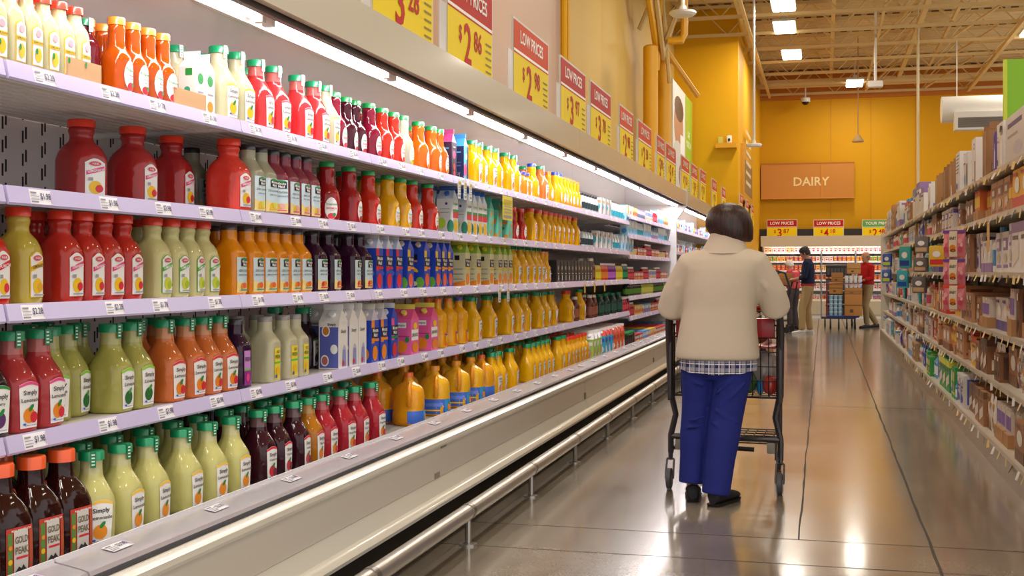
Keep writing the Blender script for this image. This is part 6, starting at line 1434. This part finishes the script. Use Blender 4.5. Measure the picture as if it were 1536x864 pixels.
# her small cart beyond, stock trolleys
def wheelset(par, pts, r=.06, c='#1c1b1e'):
    for x, y in pts:
        f = MB().tube([(x, y, r * 3), (x, y, r * 1.2)], .015, GM, n=6).obj('caster', par)
        MB().rev([(-.018, r), (.018, r)], M(c, rough=.5), n=16).xf(Matrix.Translation((x, y, r)) @ Matrix.Rotation(pi / 2, 4, 'Y')).obj('wheel', f)
# platform truck before the man in red
x0, _ = XY(1240, 26.9); x1, _ = XY(1288, 26.9)
T = empty('platform_truck', (x0, 26.9, 0)); tag(T, 'blue platform truck with tall end hoop stacked with boxes', 'platform truck'); L = x1 - x0
BLU = M('#2a3a8c', rough=.4, metal=.3)
MB().box(0, L, -.32, .32, .24, .28, BLU, bev=.01).obj('deck', T)
MB().tube([(0, -.3, .26), (0, -.3, .98), (0, .3, .98), (0, .3, .26)], .016, M('#8a2030', rough=.4), n=8).tube([(L, -.3, .26), (L + .04, -.3, 1.0), (L + .04, .3, 1.0), (L, .3, .26)], .018, M('#4a3ca0', rough=.4), n=8).tube([(0, -.35, .96), (L + .04, -.35, .98)], .012, M('#7a2030', rough=.4), n=6).obj('end_hoop', T)
wheelset(T, [(.08, -.25), (.25, -.25), (L - .25, -.25), (L - .08, -.25), (.08, .25), (L - .08, .25)], .07)
kb = '#a8733c'
def crate(x, y, z, w, d, h, c, label, name='cardboard_box', cat='box'):
    r = empty(name, (x, y, z)); tag(r, label, cat)
    MB().box(0, w, -d / 2, d / 2, 0, h, M(c, rough=.7), bev=.006).obj('carton', r)
    MB().box(0, w, -d / 2 - .002, -d / 2, h * .46, h * .52, M('#7a5228', rough=.5)).box(w * .3, w * .5, -d / 2 - .003, -d / 2, h * .15, h * .3, M('#5a3c20')).obj('tape', r, smooth=0)
Xl = x0
crate(Xl + .37, 26.7, .282, .36, .3, .46, '#b07a3c', 'tall brown cardboard box low on the platform truck')
crate(Xl + .37, 26.7, .745, .36, .3, .13, '#a8743c', 'flat cardboard tray under the white cups on the truck')
crate(Xl + .05, 26.75, .75, .28, .3, .25, '#b07c3c', 'brown box above the pale blue cups on the truck')
crate(Xl + .10, 26.75, 1.003, .24, .3, .2, '#9c6c34', 'brown box stacked on the one above the blue cups')
crate(Xl + .42, 26.75, 1.18, .28, .28, .22, '#b8884c', 'small brown box topmost on the platform truck')
cupm = M('#dfe4e8', rough=.4); cupb = M('#8ab8d8', rough=.4)
cm = MB().rev([(0, .034), (.07, .042), (.075, .044)], cupb, n=12).rev([(.075, .046), (.085, .046)], cupm, n=12).mesh('yogurt_cup'); cm2 = MB().rev([(0, .034), (.07, .042), (.075, .044)], cupm, n=12).rev([(.075, .046), (.085, .046)], cupm, n=12).mesh('yogurt_cup')
for zz in range(5):
    for k in range(3):
        o = bpy.data.objects.new('yogurt_cup', cm); COL.objects.link(o); o.location = (Xl + .09 + k * .095, 26.62, .282 + zz * .087); tag(o, 'pale blue yogurt cup, %s column, %s layer up on the truck' % (ORD[k], ORD[zz]), 'cup', 'pale blue cups on the platform truck')
for zz in range(3):
    for k in range(4):
        o = bpy.data.objects.new('yogurt_cup', cm2); COL.objects.link(o); o.location = (Xl + .41 + k * .092, 26.62, .877 + zz * .087); tag(o, 'white yogurt cup, %s column, %s layer on the flat tray' % (ORD[k], ORD[zz]), 'cup', 'white cups on the platform truck')
# tall stock cart behind
x0, _ = XY(1232, 28.2)
T = empty('stock_cart', (x0, 28.2, 0)); tag(T, 'tall grey tube stock cart standing by the back wall case', 'stock cart')
MB().box(0, .75, -.3, .3, .16, .2, GM).obj('deck', T, smooth=0)
for xx in (0, .75): MB().tube([(xx, -.28, .18), (xx, -.28, 1.55), (xx, -.15, 1.68), (xx, .15, 1.68), (xx, .28, 1.55), (xx, .28, .18)], .016, M('#9aa4b0', rough=.35, metal=.5), n=8).obj('upright', T)
wheelset(T, [(.08, -.25), (.67, -.25), (.08, .25), (.67, .25)], .06)
for k, (z, lb) in enumerate(((.205, 'black plastic crate lowest on the tall stock cart'), (.50, 'black plastic crate second up on the stock cart'), (.8, 'grey lidded crate third up on the stock cart'), (1.1, 'dark crate with pale contents topmost on the stock cart'))):
    r = empty('plastic_crate', (x0 + .38, 28.2, z)); tag(r, lb, 'crate')
    b = MB().box(-.28, .28, -.24, .24, 0, .27, M('#26242a' if k != 2 else '#56545c', rough=.5), bev=.01); b.obj('body', r)
    g_ = MB()
    for q in range(7): g_.box(-.25 + q * .075, -.2 + q * .075, -.243, -.24, .05, .2, M('#4a484e'))
    g_.box(-.29, .29, -.25, -.24, .24, .27, M('#3a383e')); g_.obj('rim', r, smooth=0)
# cart of the man in navy
x0, _ = XY(1186, 24.6)
T = empty('shopping_cart', (x0, 24.6, 0), radians(80)); tag(T, 'shopping cart beside the man in navy, with blue bag', 'shopping cart')
f = MB()
for s in (-1, 1):
    f.tube([(s * .27, 0, .1), (s * .27, 0, .55), (s * .27, -.08, 1.02)], .016, GM, n=6); f.tube([(s * .27, 0, .25), (s * .2, .75, .22)], .012, GM, n=6)
    for k in range(8): f.tube([(s * .27, k * .1, .52), (s * .27, k * .1, .95)], .004, GM, n=4)
    f.tube([(s * .27, 0, .95), (s * .27, .8, .95)], .008, GM, n=5); f.tube([(s * .27, 0, .52), (s * .27, .75, .52)], .008, GM, n=5)
for k in range(8): f.tube([(-.27, k * .1, .52), (.27, k * .1, .52)], .004, GM, n=4); f.tube([(-.27 + k * .077, .78, .52), (-.27 + k * .077, .82, .95)], .004, GM, n=4)
f.obj('basket', T); MB().tube([(-.28, -.08, 1.03), (.28, -.08, 1.03)], .016, M('#a01c24'), n=8).obj('handle', T)
wheelset(T, [(-.26, .03), (.26, .03), (-.2, .72), (.2, .72)], .06)
r = empty('grocery_bag', (x0 - .25, 24.62, .53)); tag(r, 'blue reusable bag hanging in the cart beside the man', 'bag'); MB().box(-.12, .12, -.14, .14, 0, .38, M('#1c4ca8', rough=.6), bev=.03).obj('bag', r)
r = empty('cardboard_box', (x0 - .05, 24.55, .93)); tag(r, 'brown box on the cart beside the white haired woman', 'box')
MB().box(-.16, .10, -.14, .14, .03, .26, M('#a8743c', rough=.7), bev=.01).obj('carton', r)
MB().box(-.16, .10, -.143, -.14, .14, .16, M('#8a6a4a')).obj('tape', r, smooth=0)
bpy.context.view_layer.update()
